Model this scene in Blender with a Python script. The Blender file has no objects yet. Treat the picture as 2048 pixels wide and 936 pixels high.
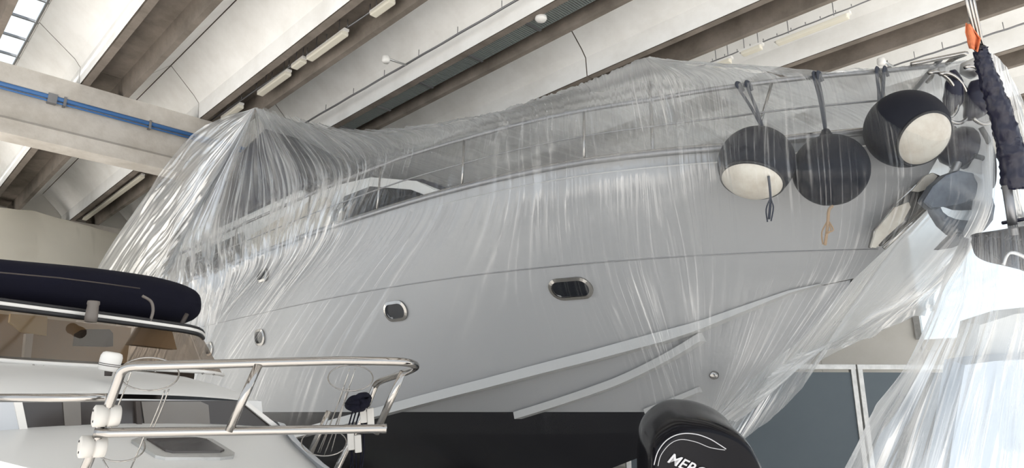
import bpy, bmesh, math, random
import numpy as np
from mathutils import Vector, Matrix
random.seed(7); rng = np.random.default_rng(11)
sc = bpy.context.scene
COL = sc.collection

# ------------------------------------------------------------------ camera
F = 1350.0; HY = 824.0; VX = -350.0; EYE = 1.7
TH = math.atan((HY - 468) / F); CT, ST = math.cos(TH), math.sin(TH)
_v = (468 - HY) / F; _u = (VX - 1024) / F; _y = CT - ST * _v; _n = math.hypot(_u, _y)
BX, BY = -_u / _n, -_y / _n            # world +X (bow direction of the yacht) seen in camera-horizontal axes
PX_, PY_ = _y / _n, -_u / _n           # world +Y (to port, away from the camera)
C0 = np.array([0.0, 0.0, EYE])
def W(xc, yc, z):                      # camera-horizontal axes -> world
    return np.array([BX * xc + BY * yc, PX_ * xc + PY_ * yc, z])
def ray(px, py):
    u = (px - 1024) / F; v = (468 - py) / F
    w = W(u, CT - ST * v, 0); w[2] = ST + CT * v
    return w
def atD(px, py, D): return C0 + D * ray(px, py)
def atY(px, py, Y): r = ray(px, py); return C0 + r * (Y / r[1])
def atX(px, py, X): r = ray(px, py); return C0 + r * (X / r[0])
def atZ(px, py, z): r = ray(px, py); return C0 + r * ((z - EYE) / r[2])
cam = bpy.data.cameras.new('camera'); cam.sensor_width = 36; cam.lens = F / 2048 * 36; cam.clip_end = 300
co = bpy.data.objects.new('camera', cam); COL.objects.link(co)
fw = W(0, CT, 0); fw[2] = ST; rt = W(1, 0, 0); up = W(0, -ST, 0); up[2] = CT
M4 = Matrix.Identity(4)
for i in range(3):
    M4[i][0] = rt[i]; M4[i][1] = up[i]; M4[i][2] = -fw[i]; M4[i][3] = C0[i]
co.matrix_world = M4; sc.camera = co

# ------------------------------------------------------------------ light
w = bpy.data.worlds.new('sky'); sc.world = w; w.use_nodes = True
bg = w.node_tree.nodes['Background']; bg.inputs[0].default_value = (0.86, 0.93, 1.0, 1); bg.inputs[1].default_value = 0.8
sun = bpy.data.lights.new('sun', 'SUN'); sun.energy = 9.0; sun.angle = math.radians(3); sun.color = (1, .98, .95)
so = bpy.data.objects.new('sun', sun); COL.objects.link(so)
so.rotation_euler = Vector((-0.55, 0.62, -0.56)).to_track_quat('-Z', 'Y').to_euler()
vs = sc.view_settings; vs.view_transform = 'Standard'; vs.look = 'None'; vs.gamma = 1; vs.use_curve_mapping = False
vs.exposure = 1.05

# ------------------------------------------------------------------ materials
def mat(name, col, rough=.5, metal=0, noise=None, bump=0, bscale=30, spec=.5, coat=0, stretch=None):
    m = bpy.data.materials.new(name); m.use_nodes = True; nt = m.node_tree
    b = nt.nodes['Principled BSDF']; b.inputs['Base Color'].default_value = (*col, 1)
    b.inputs['Roughness'].default_value = rough; b.inputs['Metallic'].default_value = metal
    b.inputs['Specular IOR Level'].default_value = spec; b.inputs['Coat Weight'].default_value = coat
    tc = nt.nodes.new('ShaderNodeTexCoord'); mp = nt.nodes.new('ShaderNodeMapping')
    nt.links.new(tc.outputs['Object'], mp.inputs[0])
    if stretch: mp.inputs['Scale'].default_value = stretch
    if noise:
        sc_, col2, lo, hi = noise
        n = nt.nodes.new('ShaderNodeTexNoise'); n.inputs['Scale'].default_value = sc_; n.inputs['Detail'].default_value = 6
        n.inputs['Roughness'].default_value = .65
        nt.links.new(mp.outputs[0], n.inputs['Vector'])
        r = nt.nodes.new('ShaderNodeValToRGB'); r.color_ramp.elements[0].position = lo; r.color_ramp.elements[1].position = hi
        r.color_ramp.elements[0].color = (*col2, 1); r.color_ramp.elements[1].color = (*col, 1)
        nt.links.new(n.outputs[0], r.inputs[0]); nt.links.new(r.outputs[0], b.inputs['Base Color'])
    if bump:
        n2 = nt.nodes.new('ShaderNodeTexNoise'); n2.inputs['Scale'].default_value = bscale; n2.inputs['Detail'].default_value = 5
        nt.links.new(mp.outputs[0], n2.inputs['Vector'])
        bp = nt.nodes.new('ShaderNodeBump'); bp.inputs['Strength'].default_value = bump; bp.inputs['Distance'].default_value = .02
        nt.links.new(n2.outputs[0], bp.inputs['Height']); nt.links.new(bp.outputs[0], b.inputs['Normal'])
    return m
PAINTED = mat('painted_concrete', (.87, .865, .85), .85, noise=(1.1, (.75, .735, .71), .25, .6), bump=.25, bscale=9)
CONC = mat('raw_concrete_shaded', (.235, .20, .17), .9, noise=(1.6, (.13, .11, .09), .3, .65), bump=.35, bscale=14)  # raw concrete, darkened to hold the shade of the roof channels
BEAMC = mat('beam_concrete', (.60, .56, .51), .9, noise=(1.3, (.44, .40, .35), .3, .6), bump=.3, bscale=12)
FLOORM = mat('concrete_floor', (.62, .60, .57), .7, noise=(.8, (.50, .48, .45), .3, .7))
WALLM = mat('white_wall', (.80, .78, .74), .8, noise=(.7, (.70, .68, .63), .3, .7))
GEL = mat('white_gelcoat', (.66, .66, .65), .35)
SPRAY = mat('spray_rail_white', (.37, .37, .37), .35)
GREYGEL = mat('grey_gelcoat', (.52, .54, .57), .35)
STEEL = mat('stainless_steel', (.35, .335, .32), .13, 1)
STEELR = mat('brushed_steel', (.55, .55, .55), .4, 1)
DSTEEL = mat('dark_steel', (.25, .25, .26), .4, .8)
GLASS = mat('dark_glass', (.006, .007, .010), .1, spec=.15)
NAVY = mat('navy_canvas', (.006, .006, .014), .85, spec=.15, noise=(3, (.006, .006, .012), .3, .7), bump=.3, bscale=6)
NAVYP = mat('navy_wrap', (.010, .010, .024), .3, spec=.35, bump=.6, bscale=7, stretch=(1, 1, .35))
BLACKR = mat('black_rubber', (.012, .012, .014), .5)
FABRIC = mat('fender_cover', (.008, .009, .015), .65, bump=.05, bscale=30, spec=.2)
CREAM = mat('cream_vinyl', (.56, .53, .47), .5, noise=(5, (.46, .41, .35), .35, .6))
CLAMP = mat('clamp_plastic', (.50, .48, .45), .5)
WHITEP = mat('white_plastic', (.75, .73, .70), .4)
FIXT = mat('fixture_diffuser', (.70, .66, .56), .5)
BLUE = mat('blue_pipe', (.05, .15, .36), .45)
GREYT = mat('galvanised_tray', (.17, .19, .185), .6, .2)
ROPE = mat('tan_rope', (.30, .22, .15), .9)
DROPE = mat('dark_strap', (.03, .035, .05), .8)
ORANGE = mat('orange_flag', (.62, .18, .07), .7, noise=(14, (.40, .10, .04), .35, .6))
PANELG = mat('grey_blue_panel', (.065, .085, .10), .6, noise=(.6, (.052, .07, .085), .3, .7))
ALU = mat('aluminium_frame', (.52, .52, .51), .45, .5, noise=(6, (.36, .36, .35), .3, .6))
COWL = mat('gloss_black_cowl', (.004, .004, .006), .14, spec=.12)
COWLG = mat('matt_black_cowl', (.02, .02, .022), .35)
SILVER = mat('silver_lettering_highlight', (.42, .42, .44), .4)
RED = mat('dark_red_decal', (.16, .01, .015), .3)
BEIGE = mat('beige_upholstery', (.50, .38, .24), .7)
YELL = mat('yellow_warm_patch', (.92, .72, .36), .6)
TEAK = mat('dark_dash', (.05, .04, .035), .6)

def hull_mat():
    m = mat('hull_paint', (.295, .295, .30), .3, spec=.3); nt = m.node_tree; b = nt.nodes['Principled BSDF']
    g = nt.nodes.new('ShaderNodeNewGeometry'); sx = nt.nodes.new('ShaderNodeSeparateXYZ')
    nt.links.new(g.outputs['Position'], sx.inputs[0])
    lt = nt.nodes.new('ShaderNodeMath'); lt.operation = 'LESS_THAN'; lt.inputs[1].default_value = 1.70
    nt.links.new(sx.outputs[2], lt.inputs[0])
    mx = nt.nodes.new('ShaderNodeMix'); mx.data_type = 'RGBA'
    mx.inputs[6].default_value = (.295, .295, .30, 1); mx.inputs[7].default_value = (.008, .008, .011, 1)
    nt.links.new(lt.outputs[0], mx.inputs[0]); nt.links.new(mx.outputs[2], b.inputs['Base Color'])
    return m
HULLM = hull_mat()

def film_mat(name, tint=(.93, .95, .97), attr=True, alpha=.3, rough=.15, gloss=.36):
    m = bpy.data.materials.new(name); m.use_nodes = True; nt = m.node_tree
    for n in list(nt.nodes): nt.nodes.remove(n)
    out = nt.nodes.new('ShaderNodeOutputMaterial')
    tr = nt.nodes.new('ShaderNodeBsdfTransparent'); tr.inputs[0].default_value = (.97, .98, .985, 1)
    tl = nt.nodes.new('ShaderNodeBsdfTranslucent'); tl.inputs[0].default_value = tuple(c_ * .85 for c_ in tint) + (1,)
    df = nt.nodes.new('ShaderNodeBsdfDiffuse'); df.inputs[0].default_value = tuple(c_ * .62 for c_ in tint) + (1,)
    gl = nt.nodes.new('ShaderNodeBsdfGlossy'); gl.inputs[0].default_value = (1, 1, 1, 1); gl.inputs[1].default_value = rough
    m1 = nt.nodes.new('ShaderNodeMixShader'); m1.inputs[0].default_value = .5
    nt.links.new(tl.outputs[0], m1.inputs[1]); nt.links.new(df.outputs[0], m1.inputs[2])
    m2 = nt.nodes.new('ShaderNodeMixShader'); m2.inputs[0].default_value = gloss
    nt.links.new(m1.outputs[0], m2.inputs[1]); nt.links.new(gl.outputs[0], m2.inputs[2])
    m3 = nt.nodes.new('ShaderNodeMixShader')
    nt.links.new(tr.outputs[0], m3.inputs[1]); nt.links.new(m2.outputs[0], m3.inputs[2])
    if attr:
        a = nt.nodes.new('ShaderNodeAttribute'); a.attribute_name = 'haze'
        nt.links.new(a.outputs['Fac'], m3.inputs[0])
    else: m3.inputs[0].default_value = alpha
    nt.links.new(m3.outputs[0], out.inputs[0])
    return m
FILM = film_mat('plastic_film')
FILMB = film_mat('beige_plastic_film', tint=(.86, .82, .72), gloss=.12, rough=.35)
def glass_mat(name, col, alpha):
    m = bpy.data.materials.new(name); m.use_nodes = True; nt = m.node_tree
    for n in list(nt.nodes): nt.nodes.remove(n)
    out = nt.nodes.new('ShaderNodeOutputMaterial'); tr = nt.nodes.new('ShaderNodeBsdfTransparent'); tr.inputs[0].default_value = (*col, 1)
    gl = nt.nodes.new('ShaderNodeBsdfGlossy'); gl.inputs[1].default_value = .04; mx = nt.nodes.new('ShaderNodeMixShader')
    mx.inputs[0].default_value = alpha; nt.links.new(tr.outputs[0], mx.inputs[1]); nt.links.new(gl.outputs[0], mx.inputs[2])
    nt.links.new(mx.outputs[0], out.inputs[0]); return m
TINT = glass_mat('brown_tinted_glass', (.40, .33, .27), .12)
BRK = mat('weathered_bracket', (.16, .14, .125), .6)
CLEAR = glass_mat('skylight_glass', (.92, .95, .96), .06)

# ------------------------------------------------------------------ builders
def tag(o, label=None, cat=None, group=None, kind=None):
    if label: o['label'] = label
    if cat: o['category'] = cat
    if group: o['group'] = group
    if kind: o['kind'] = kind
    return o
def empty(name, loc=(0, 0, 0), label=None, cat=None, group=None, kind=None):
    o = bpy.data.objects.new(name, None); COL.objects.link(o); o.location = Vector(loc); o.empty_display_size = .1
    return tag(o, label, cat, group, kind)
def link(name, me, m, parent=None, smooth=False):
    if m is not None:
        for x in (m if isinstance(m, (list, tuple)) else [m]): me.materials.append(x)
    o = bpy.data.objects.new(name, me); COL.objects.link(o)
    if parent is not None:
        o.parent = parent
        o.matrix_parent_inverse = Matrix.Translation(-world_loc(parent))
    if smooth: me.polygons.foreach_set('use_smooth', [True] * len(me.polygons))
    return o
def world_loc(o):
    v = Vector((0, 0, 0))
    if o.type == 'EMPTY': v = Vector(o.location)
    return v
def orient(me):
    '''outward normals on closed shapes; open skins show their face to the open side of the shed'''
    bm = bmesh.new(); bm.from_mesh(me); bmesh.ops.recalc_face_normals(bm, faces=bm.faces)
    if any(e.is_boundary for e in bm.edges):
        s_ = sum(f.normal.dot(Vector(C0) - f.calc_center_median()) * f.calc_area() for f in bm.faces)
        if s_ < 0: bmesh.ops.reverse_faces(bm, faces=bm.faces)
    bm.to_mesh(me); bm.free(); me.update()
def pyd(name, V, Fc, m, parent=None, smooth=False, mi=None):
    me = bpy.data.meshes.new(name); me.from_pydata([tuple(map(float, v)) for v in V], [], Fc); me.update()
    orient(me)
    o = link(name, me, m, parent, smooth)
    if mi is not None: me.polygons.foreach_set('material_index', mi)
    return o
def bmo(name, bm, m, parent=None, smooth=False):
    me = bpy.data.meshes.new(name); bmesh.ops.recalc_face_normals(bm, faces=bm.faces); bm.to_mesh(me); bm.free()
    return link(name, me, m, parent, smooth)
def catmull(P, n=6, closed=False):
    P = [np.array(p, float) for p in P]; out = []; N = len(P)
    for i in range(N if closed else N - 1):
        if closed: a, b_, c_, d = P[(i - 1) % N], P[i], P[(i + 1) % N], P[(i + 2) % N]
        else: a, b_, c_, d = P[max(i - 1, 0)], P[i], P[i + 1], P[min(i + 2, N - 1)]
        for k in range(n):
            t = k / n
            out.append(.5 * ((2 * b_) + (c_ - a) * t + (2 * a - 5 * b_ + 4 * c_ - d) * t * t + (3 * b_ - a - 3 * c_ + d) * t ** 3))
    if not closed: out.append(P[-1])
    return out
def add_tube(bm, P, r, seg=10, closed=False, cap=True, flat=None):
    P = [Vector(p) for p in P]; n = len(P); rings = []; rr = r if hasattr(r, '__len__') else [r] * n
    t0 = (P[1] - P[0]).normalized(); ref = Vector((0, 0, 1)) if abs(t0.z) < .9 else Vector((1, 0, 0))
    nrm = t0.cross(ref).normalized()
    for i in range(n):
        if closed: t = (P[(i + 1) % n] - P[i - 1]).normalized()
        else: t = (P[min(i + 1, n - 1)] - P[max(i - 1, 0)]).normalized()
        nrm = (nrm - t * nrm.dot(t))
        nrm = nrm.normalized() if nrm.length > 1e-6 else t.orthogonal().normalized()
        bn = t.cross(nrm)
        f = flat if flat else 1
        rings.append([bm.verts.new(P[i] + nrm * math.cos(a) * rr[i] + bn * math.sin(a) * rr[i] * f) for a in [2 * math.pi * k / seg for k in range(seg)]])
    for i in range(n if closed else n - 1):
        A, B = rings[i], rings[(i + 1) % n]
        for k in range(seg): bm.faces.new((A[k], A[(k + 1) % seg], B[(k + 1) % seg], B[k]))
    if cap and not closed:
        bm.faces.new(rings[0][::-1]); bm.faces.new(rings[-1])
def tube(name, P, r, m, parent=None, seg=10, closed=False, flat=None):
    bm = bmesh.new(); add_tube(bm, P, r, seg, closed, flat=flat); return bmo(name, bm, m, parent, True)
def add_box(bm, c, s, R=None, bev=0):
    r = bmesh.ops.create_cube(bm, size=1); vs_ = r['verts']
    for v in vs_:
        p = Vector((v.co.x * s[0], v.co.y * s[1], v.co.z * s[2]))
        if R is not None: p = R @ p
        v.co = p + Vector(c)
    if bev:
        ed = list({e for v in vs_ for e in v.link_edges}); bmesh.ops.bevel(bm, geom=ed, offset=bev, segments=2, affect='EDGES', profile=.6)
def box(name, c, s, m, parent=None, R=None, bev=0):
    bm = bmesh.new(); add_box(bm, c, s, R, bev); return bmo(name, bm, m, parent)
def frameR(x, y=None, z=None):
    """rotation whose columns are the given axes"""
    x = Vector(x).normalized(); z = Vector(z if z is not None else (0, 0, 1)); z = (z - x * z.dot(x)).normalized(); y_ = z.cross(x)
    return Matrix((x, y_, z)).transposed()
def prism(name, poly, ax_u, ax_v, org, depth_vec, m, parent=None, smooth=False, bev=0):
    """polygon (u,v) list placed in plane org + u*ax_u + v*ax_v, thickened by depth_vec"""
    bm = bmesh.new(); au, av, o, d = Vector(ax_u), Vector(ax_v), Vector(org), Vector(depth_vec)
    A = [bm.verts.new(o + au * u + av * v) for u, v in poly]; B = [bm.verts.new(o + au * u + av * v + d) for u, v in poly]
    n = len(poly); fA = bm.faces.new(A); bm.faces.new(B[::-1])
    for i in range(n): bm.faces.new((A[i], B[i], B[(i + 1) % n], A[(i + 1) % n]))
    if bev: bmesh.ops.bevel(bm, geom=list(bm.edges), offset=bev, segments=2, affect='EDGES', profile=.6)
    return bmo(name, bm, m, parent, smooth)
def lathe(name, prof, org, axis, m, parent=None, seg=32, smooth=True):
    """profile of (radius, height) turned around axis through org"""
    bm = bmesh.new(); ax = Vector(axis).normalized(); e1 = ax.orthogonal().normalized(); e2 = ax.cross(e1); rings = []
    for r, h in prof:
        rings.append([bm.verts.new(Vector(org) + ax * h + (e1 * math.cos(a) + e2 * math.sin(a)) * max(r, 1e-4)) for a in [2 * math.pi * k / seg for k in range(seg)]])
    for A, B in zip(rings, rings[1:]):
        for k in range(seg): bm.faces.new((A[k], A[(k + 1) % seg], B[(k + 1) % seg], B[k]))
    bm.faces.new(rings[0][::-1]); bm.faces.new(rings[-1])
    return bmo(name, bm, m, parent, smooth)
def grid(name, G, m, parent=None, haze=None, smooth=True, thick=0):
    """G: array (n, m, 3)"""
    n, k = G.shape[:2]; V = G.reshape(-1, 3)
    i, j = np.meshgrid(np.arange(n - 1), np.arange(k - 1), indexing='ij'); a = (i * k + j).ravel()
    Fq = np.stack([a, a + 1, a + k + 1, a + k], 1).astype(np.int32)
    me = bpy.data.meshes.new(name); me.vertices.add(len(V)); me.vertices.foreach_set('co', V.astype(np.float32).ravel())
    me.loops.add(Fq.size); me.loops.foreach_set('vertex_index', Fq.ravel())
    me.polygons.add(len(Fq)); me.polygons.foreach_set('loop_start', np.arange(0, Fq.size, 4, dtype=np.int32))
    me.update(calc_edges=True)
    if haze is not None:
        at = me.attributes.new('haze', 'FLOAT', 'POINT'); at.data.foreach_set('value', haze.astype(np.float32).ravel())
    return link(name, me, m, parent, smooth)
def vnoise(u, v, nu, nv, seed):
    """smooth value noise of u,v in 0..1 with nu x nv cells, output 0..1"""
    r = np.random.default_rng(seed); L = r.random((nu + 2, nv + 2)); x = np.clip(u, 0, 1) * nu; y = np.clip(v, 0, 1) * nv
    i = np.minimum(x.astype(int), nu - 1); j = np.minimum(y.astype(int), nv - 1); fx = x - i; fy = y - j
    fx = fx * fx * (3 - 2 * fx); fy = fy * fy * (3 - 2 * fy)
    return (L[i, j] * (1 - fx) + L[i + 1, j] * fx) * (1 - fy) + (L[i, j + 1] * (1 - fx) + L[i + 1, j + 1] * fx) * fy
def pchip(x, Y, xn):
    """monotone cubic through Y (n, ...) at x, sampled at xn"""
    x = np.asarray(x, float); Y = np.asarray(Y, float); h = np.diff(x); sh = (-1,) + (1,) * (Y.ndim - 1)
    d = np.diff(Y, axis=0) / h.reshape(sh); m_ = np.zeros_like(Y)
    w1 = (2 * h[1:] + h[:-1]).reshape(sh); w2 = (h[1:] + 2 * h[:-1]).reshape(sh)
    with np.errstate(divide='ignore', invalid='ignore'):
        mm = (w1 + w2) / (w1 / d[:-1] + w2 / d[1:])
    m_[1:-1] = np.where(d[:-1] * d[1:] > 0, mm, 0); m_[0] = d[0]; m_[-1] = d[-1]
    i = np.clip(np.searchsorted(x, xn, side='right') - 1, 0, len(x) - 2); t = ((xn - x[i]) / h[i]).reshape(sh); hh = h[i].reshape(sh)
    return (1 + 2 * t) * (1 - t) ** 2 * Y[i] + t * (1 - t) ** 2 * hh * m_[i] + t * t * (3 - 2 * t) * Y[i + 1] + t * t * (t - 1) * hh * m_[i + 1]

# ================================================================== SETTING
HZ = 6.6                                   # roof beams' underside above the eye
ZB = EYE + HZ
floor = box('floor', (-8, 6, -.1), (60, 50, .2), FLOORM); tag(floor, kind='structure')
ceiling = empty('ceiling', (0, 0, ZB), kind='structure')
PER = .3665 * HZ; CH = .137 * HZ
def ribY(k): return (.391 + .3665 * k) * HZ
def roof_element(k, x0, x1):
    yl = ribY(k); yr = yl + CH; hw = (PER - CH) / 2
    lo = [(yl - hw + .012, 1.10), (yl - .17, .55), (yl - .05, .40), (yl - .02, 0), (yl - .018, .035), (yl + .012, .035), (yl + .012, 0), (yl + .15, 0), (yl + .20, .42), (yr - .17, .42), (yr - .11, 0), (yr, 0), (yr + .05, .40), (yr + .17, .55), (yr + hw - .012, 1.10)]
    hi = [(yr + hw - .012, 1.25), (yr + .1, .72), (yl - .1, .72), (yl - hw + .012, 1.25)]
    if k == -1: lo = lo[:13] + [(yr + .10, 1.0)]; hi = [(yr - .02, 1.25)] + hi[1:]        # open to the skylight strip
    if k == 0: lo[0] = (1.70, 1.10); hi[-1] = (1.70, 1.25)
    P = lo + hi; n = len(P); V = []; Fc = []; mi = []
    for x in (x0, x1): V += [(x, y, ZB + z) for y, z in P]
    for i in range(n):
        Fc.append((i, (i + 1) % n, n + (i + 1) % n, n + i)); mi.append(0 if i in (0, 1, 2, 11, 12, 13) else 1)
    Fc.append(tuple(range(n))); Fc.append(tuple(range(2 * n - 1, n - 1, -1))); mi += [1, 1]
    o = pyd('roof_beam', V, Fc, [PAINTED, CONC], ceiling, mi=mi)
    return o
for k in range(-4, 8):
    joints = [-28.84, -15.5] if k != 3 else [-28.84, -15.5, -7.8]
    xs = joints + [7]
    for a, b_ in zip(xs, xs[1:]): roof_element(k, a + .012, b_ - .012)
cover = box('roof_light_block', (-10, 10.75, ZB + 1.5), (36, 18.0, .2), CONC, ceiling)      # unseen slab added to block light through joints; leaves the skylight strip open
cover2 = box('roof_light_block', (-10, -4.55, ZB + 1.5), (36, 11.2, .2), CONC, ceiling)
# skylight strip over the ridge between the two nearest roof beams
# (window: frame bars and panes)
w1 = empty('window_1', (-8, 1.42, ZB + 1.18), kind='structure')
bar_me = None
for i in range(24):
    xb = -27.4 + i * .98
    b_ = box('glazing_bar', (xb, 1.42, ZB + 1.16), (.05, .62, .05), DSTEEL, w1)
    g_ = box('pane', (xb + .49, 1.42, ZB + 1.20), (.92, .60, .012), CLEAR, w1)
box('side_bar', (-16, 1.66, ZB + 1.12), (23, .04, .06), DSTEEL, w1)
# cross beams carrying the roof
def cross_beam(name, X, y0, y1):
    sec = [(.0, 0), (-.55, 0), (-.55, -1.41), (.0, -1.41), (.0, -1.12), (-.10, -1.04), (-.12, -.45), (0, -.40)]
    V = []; Fc = []; n = len(sec)
    for y in (y0, y1): V += [(X + a, y, ZB - .005 + z) for a, z in sec]
    for i in range(n): Fc.append((i, (i + 1) % n, n + (i + 1) % n, n + i))
    Fc.append(tuple(range(n))); Fc.append(tuple(range(2 * n - 1, n - 1, -1)))
    o = pyd(name, V, Fc, BEAMC, ceiling); return o
cross_beam('cross_beam', -15.4, -8, 19); cross_beam('cross_beam', -27.5, -8, 19)
# outer walls
wall_back = box('wall_back', (-29, 5, 5), (.3, 30, 10), WALLM); tag(wall_back, kind='structure')
wall_far = empty('wall_far', (-8, 18.6, 0), kind='structure')
YF = 18.6
def wpanel(x0, x1, z0, z1): return box('wall_panel', ((x0 + x1) / 2, YF + .1, (z0 + z1) / 2), (x1 - x0 - .015, .2, z1 - z0 - .015), WALLM, wall_far)
x = -28.8
while x < -4.9:
    wpanel(x, x + 2.4, 0, 4.0); wpanel(x, x + 2.4, 4.0, 9.8); x += 2.4
for x0 in (-4.8, -2.4, 0., 2.4, 4.8): wpanel(x0, x0 + 2.4, 0, 3.4); wpanel(x0, x0 + 2.4, 7.6, 9.8)
w2 = empty('window_2', (-1, YF, 3.4), kind='structure')
for i in range(6):
    box('mullion', (-4.8 + i * 2.4, YF, 5.5), (.14, .16, 4.2), ALU, w2)
for i in range(5):
    box('pane', (-3.6 + i * 2.4, YF, 5.5), (2.24, .02, 4.2), CLEAR, w2)

# ------------------------------------------------------------------ services on the ceiling
def bar(name, a, b_, wd, ht, m, parent=None, bev=0):
    a, b_ = np.array(a), np.array(b_); d = b_ - a
    return box(name, (a + b_) / 2, (np.linalg.norm(d), wd, ht), m, parent, frameR(d), bev)
def fixture(p0, p1, z, label, group):
    a, b_ = atZ(*p0, z), atZ(*p1, z); y = (a[1] + b_[1]) / 2; a[1] = b_[1] = y
    e = empty('strip_light', ((a + b_) / 2), label, 'lamp', group)
    bar('housing', a + [0, 0, .04], b_ + [0, 0, .04], .10, .05, WHITEP, e)
    bar('diffuser', a + [.04, 0, -.015], b_ - [.04, 0, -.015] if False else b_ + [-.04, 0, -.015], .14, .07, FIXT, e, .02)
    for q in (a + (b_ - a) * .2, a + (b_ - a) * .8): tube('hanger', [q + [0, 0, .05], q + [0, 0, .42]], .008, DSTEEL, e, 6)
    return e
g1 = 'strip lights in the roof channel'
fixture((740, 29), (791, 0), ZB + .05, 'cream strip light in the dark roof channel, cut by the top of the picture', g1)
fixture((615, 118), (695, 64), ZB + .05, 'longest cream strip light in the dark roof channel above the plastic peak', g1)
fixture((585, 135), (611, 119), ZB + .05, 'short stubby cream strip light between two long ones in the roof channel', g1)
fixture((516, 188), (581, 145), ZB + .05, 'cream strip light in the roof channel just past the stubby one', g1)
fixture((440, 237), (489, 212), ZB + .05, 'cream strip light in the roof channel half behind the plastic peak', g1)
fixture((165, 438), (290, 352), ZB + .05, 'long strip light in the dark channel beyond the concrete cross beam', g1)
g2 = 'strip lights beside the white roof web'
fixture((1548, 86), (1703, 30), ZB - .05, 'long cream strip light hung under the white roof slab at upper right', g2)
fixture((1479, 108), (1528, 92), ZB - .05, 'middle short strip light of the run under the white roof slab', g2)
fixture((1424, 133), (1466, 119), ZB - .05, 'strip light of the run nearest the second plastic peak', g2)
def cable(p0, p1, z, r, label, clips=0, m=DSTEEL, y=None):
    a, b_ = atZ(*p0, z), atZ(*p1, z); d = (b_ - a); a = a - d * .15; b_ = b_ + d * .2
    e = empty('conduit', a, label, 'cable')
    P = []
    for i in range(40):
        t = i / 39; P.append(a + (b_ - a) * t + np.array([0, 0, .004 * math.sin(t * 47)]))
    tube('cable', P, r, m, e, 6)
    for i in range(clips):
        q = a + (b_ - a) * ((i + .5) / clips); tube('clip', [q + [0, 0, .02], q + [0, 0, .16 if clips < 14 else .06]], .008, m, e, 5)
    return e
cable((450, 222), (775, 0), ZB + .14, .018, 'black cable run above the strip lights in the roof channel', 12)
cable((1408, 130), (1740, 0), ZB + .10, .012, 'thin black cable along the run of lights at upper right', 16)
cable((620, 240), (1034, 0), ZB + .16, .022, 'grey conduit line along the white web under the camera bracket', 8)
cable((1785, 132), (2048, 47), ZB + .16, .018, 'dark conduit line on the white web behind the flagpole', 6)
for p, q, lab in (((812, 130), (772, 116), 'white spotlight on a grey arm fixed to the roof left of centre'), ((1785, 132), (1762, 120), 'white spotlight on a short arm fixed to the roof near the bow')):
    a = atZ(*p, ZB + .14); b_ = atZ(*q, ZB + .0); b_ = a + (b_ - a)
    e = empty('spotlight', a, lab, 'lamp', 'spotlights on arms'); tube('arm', [a, b_], .022, STEELR, e, 8)
    lathe('lamp_head', [(.03, 0), (.07, .02), (.08, .12), (.06, .15)], b_ + [0, 0, .05], (0, 0, -1), WHITEP, e, 16)
    tube('knuckle', [b_ + [.05, 0, .02], b_ + [-.05, 0, .02]], .03, WHITEP, e, 8)
# slotted cable tray in the third channel
tr = empty('cable_tray', (-8, 7.66, ZB + .02), 'slotted grey cable tray lying in a roof channel', 'cable tray')
ya, yb = ribY(2) + .15, ribY(2) + .47
for y in (ya, yb): box('side_rail', (-6.5, y, ZB + .06), (15, .012, .10), GREYT, tr)
bm = bmesh.new()
for i in range(300): add_box(bm, (-14 + i * .05, (ya + yb) / 2, ZB + .02), (.030, yb - ya, .012))
tag(bmo('tray_slats', bm, GREYT, tr), kind='stuff')
for i in range(9): box('bracket', (-13.5 + i * 1.55, (ya + yb) / 2, ZB - .005), (.05, yb - ya + .03, .02), DSTEEL, tr)
c_ = atZ(1082, 38, ZB - .03)
lm = empty('ceiling_lamp', c_, 'round white ceiling lamp under the cable tray', 'lamp')
lathe('base', [(.10, 0), (.10, .05)], c_, (0, 0, 1), WHITEP, lm); lathe('cover', [(.02, -.05), (.08, -.035), (.105, 0), (.105, .01)], c_, (0, 0, 1), WHITEP, lm)
# blue pipe along the cross beam
bp = empty('blue_pipe', (-15.3, 2, 7.75), 'blue pipe clipped along the concrete cross beam', 'pipe')
pa, pb = atX(0, 169, -15.42), atX(394, 271, -15.42); pz = (pa[2] + pb[2]) / 2
tube('pipe', [(-15.42, -4, pz), (-15.42, 9, pz)], .045, BLUE, bp, 10)
tube('pipe', [(-15.42, -4, pz - .085), (-15.42, 9, pz - .085)], .022, BLUE, bp, 8)
for px in (105, 130, 300):
    q = atX(px, 194 if px < 120 else (201 if px < 200 else 246), -15.42)
    box('clip', (-15.43, q[1], pz - .03), (.12, .16 if px == 105 else .05, .20), DSTEEL, bp)

# ================================================================== MOTOR YACHT
YC = 6.7
def hs(x): return 2.3 * (1 - (1 - np.clip((-1.2 - x) / 8, 0, 1)) ** 4.2)
def hk(x): return 2.25 * (1 - (1 - np.clip((-1.9 - x) / 8.5, 0, 1)) ** 3.4)
def hc(x): return 1.95 * (1 - (1 - np.clip((-2.2 - x) / 9, 0, 1)) ** 2.6)
def plan(px, py, h, off=0.0):
    """first hit of a pixel's ray with the upright surface y = YC - h(x) - off"""
    r = ray(px, py); D = np.linspace(2, 25, 2301); P = C0 + D[:, None] * r
    g = P[:, 1] - (YC - h(P[:, 0]) - off); i = np.where((g[:-1] < 0) & (g[1:] >= 0))[0]
    if len(i) == 0: return None
    i = i[0]; t = -g[i] / (g[i + 1] - g[i]); return C0 + (D[i] + t * .01) * r
XTR = -16.6
zs_x = [XTR, -13.2, -8.6, -5.5, -3.9, -2.7, -1.9, -1.2]; zs_z = [4.02, 4.05, 4.09, 4.04, 4.02, 3.98, 4.05, 4.14]
zc_x = [XTR, -12, -9.15, -7.38, -5.69, -4.54, -3.48, -2.7, -2.2]; zc_z = [.95, 1.15, 1.45, 1.75, 2.07, 2.31, 2.56, 2.82, 2.92]
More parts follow.
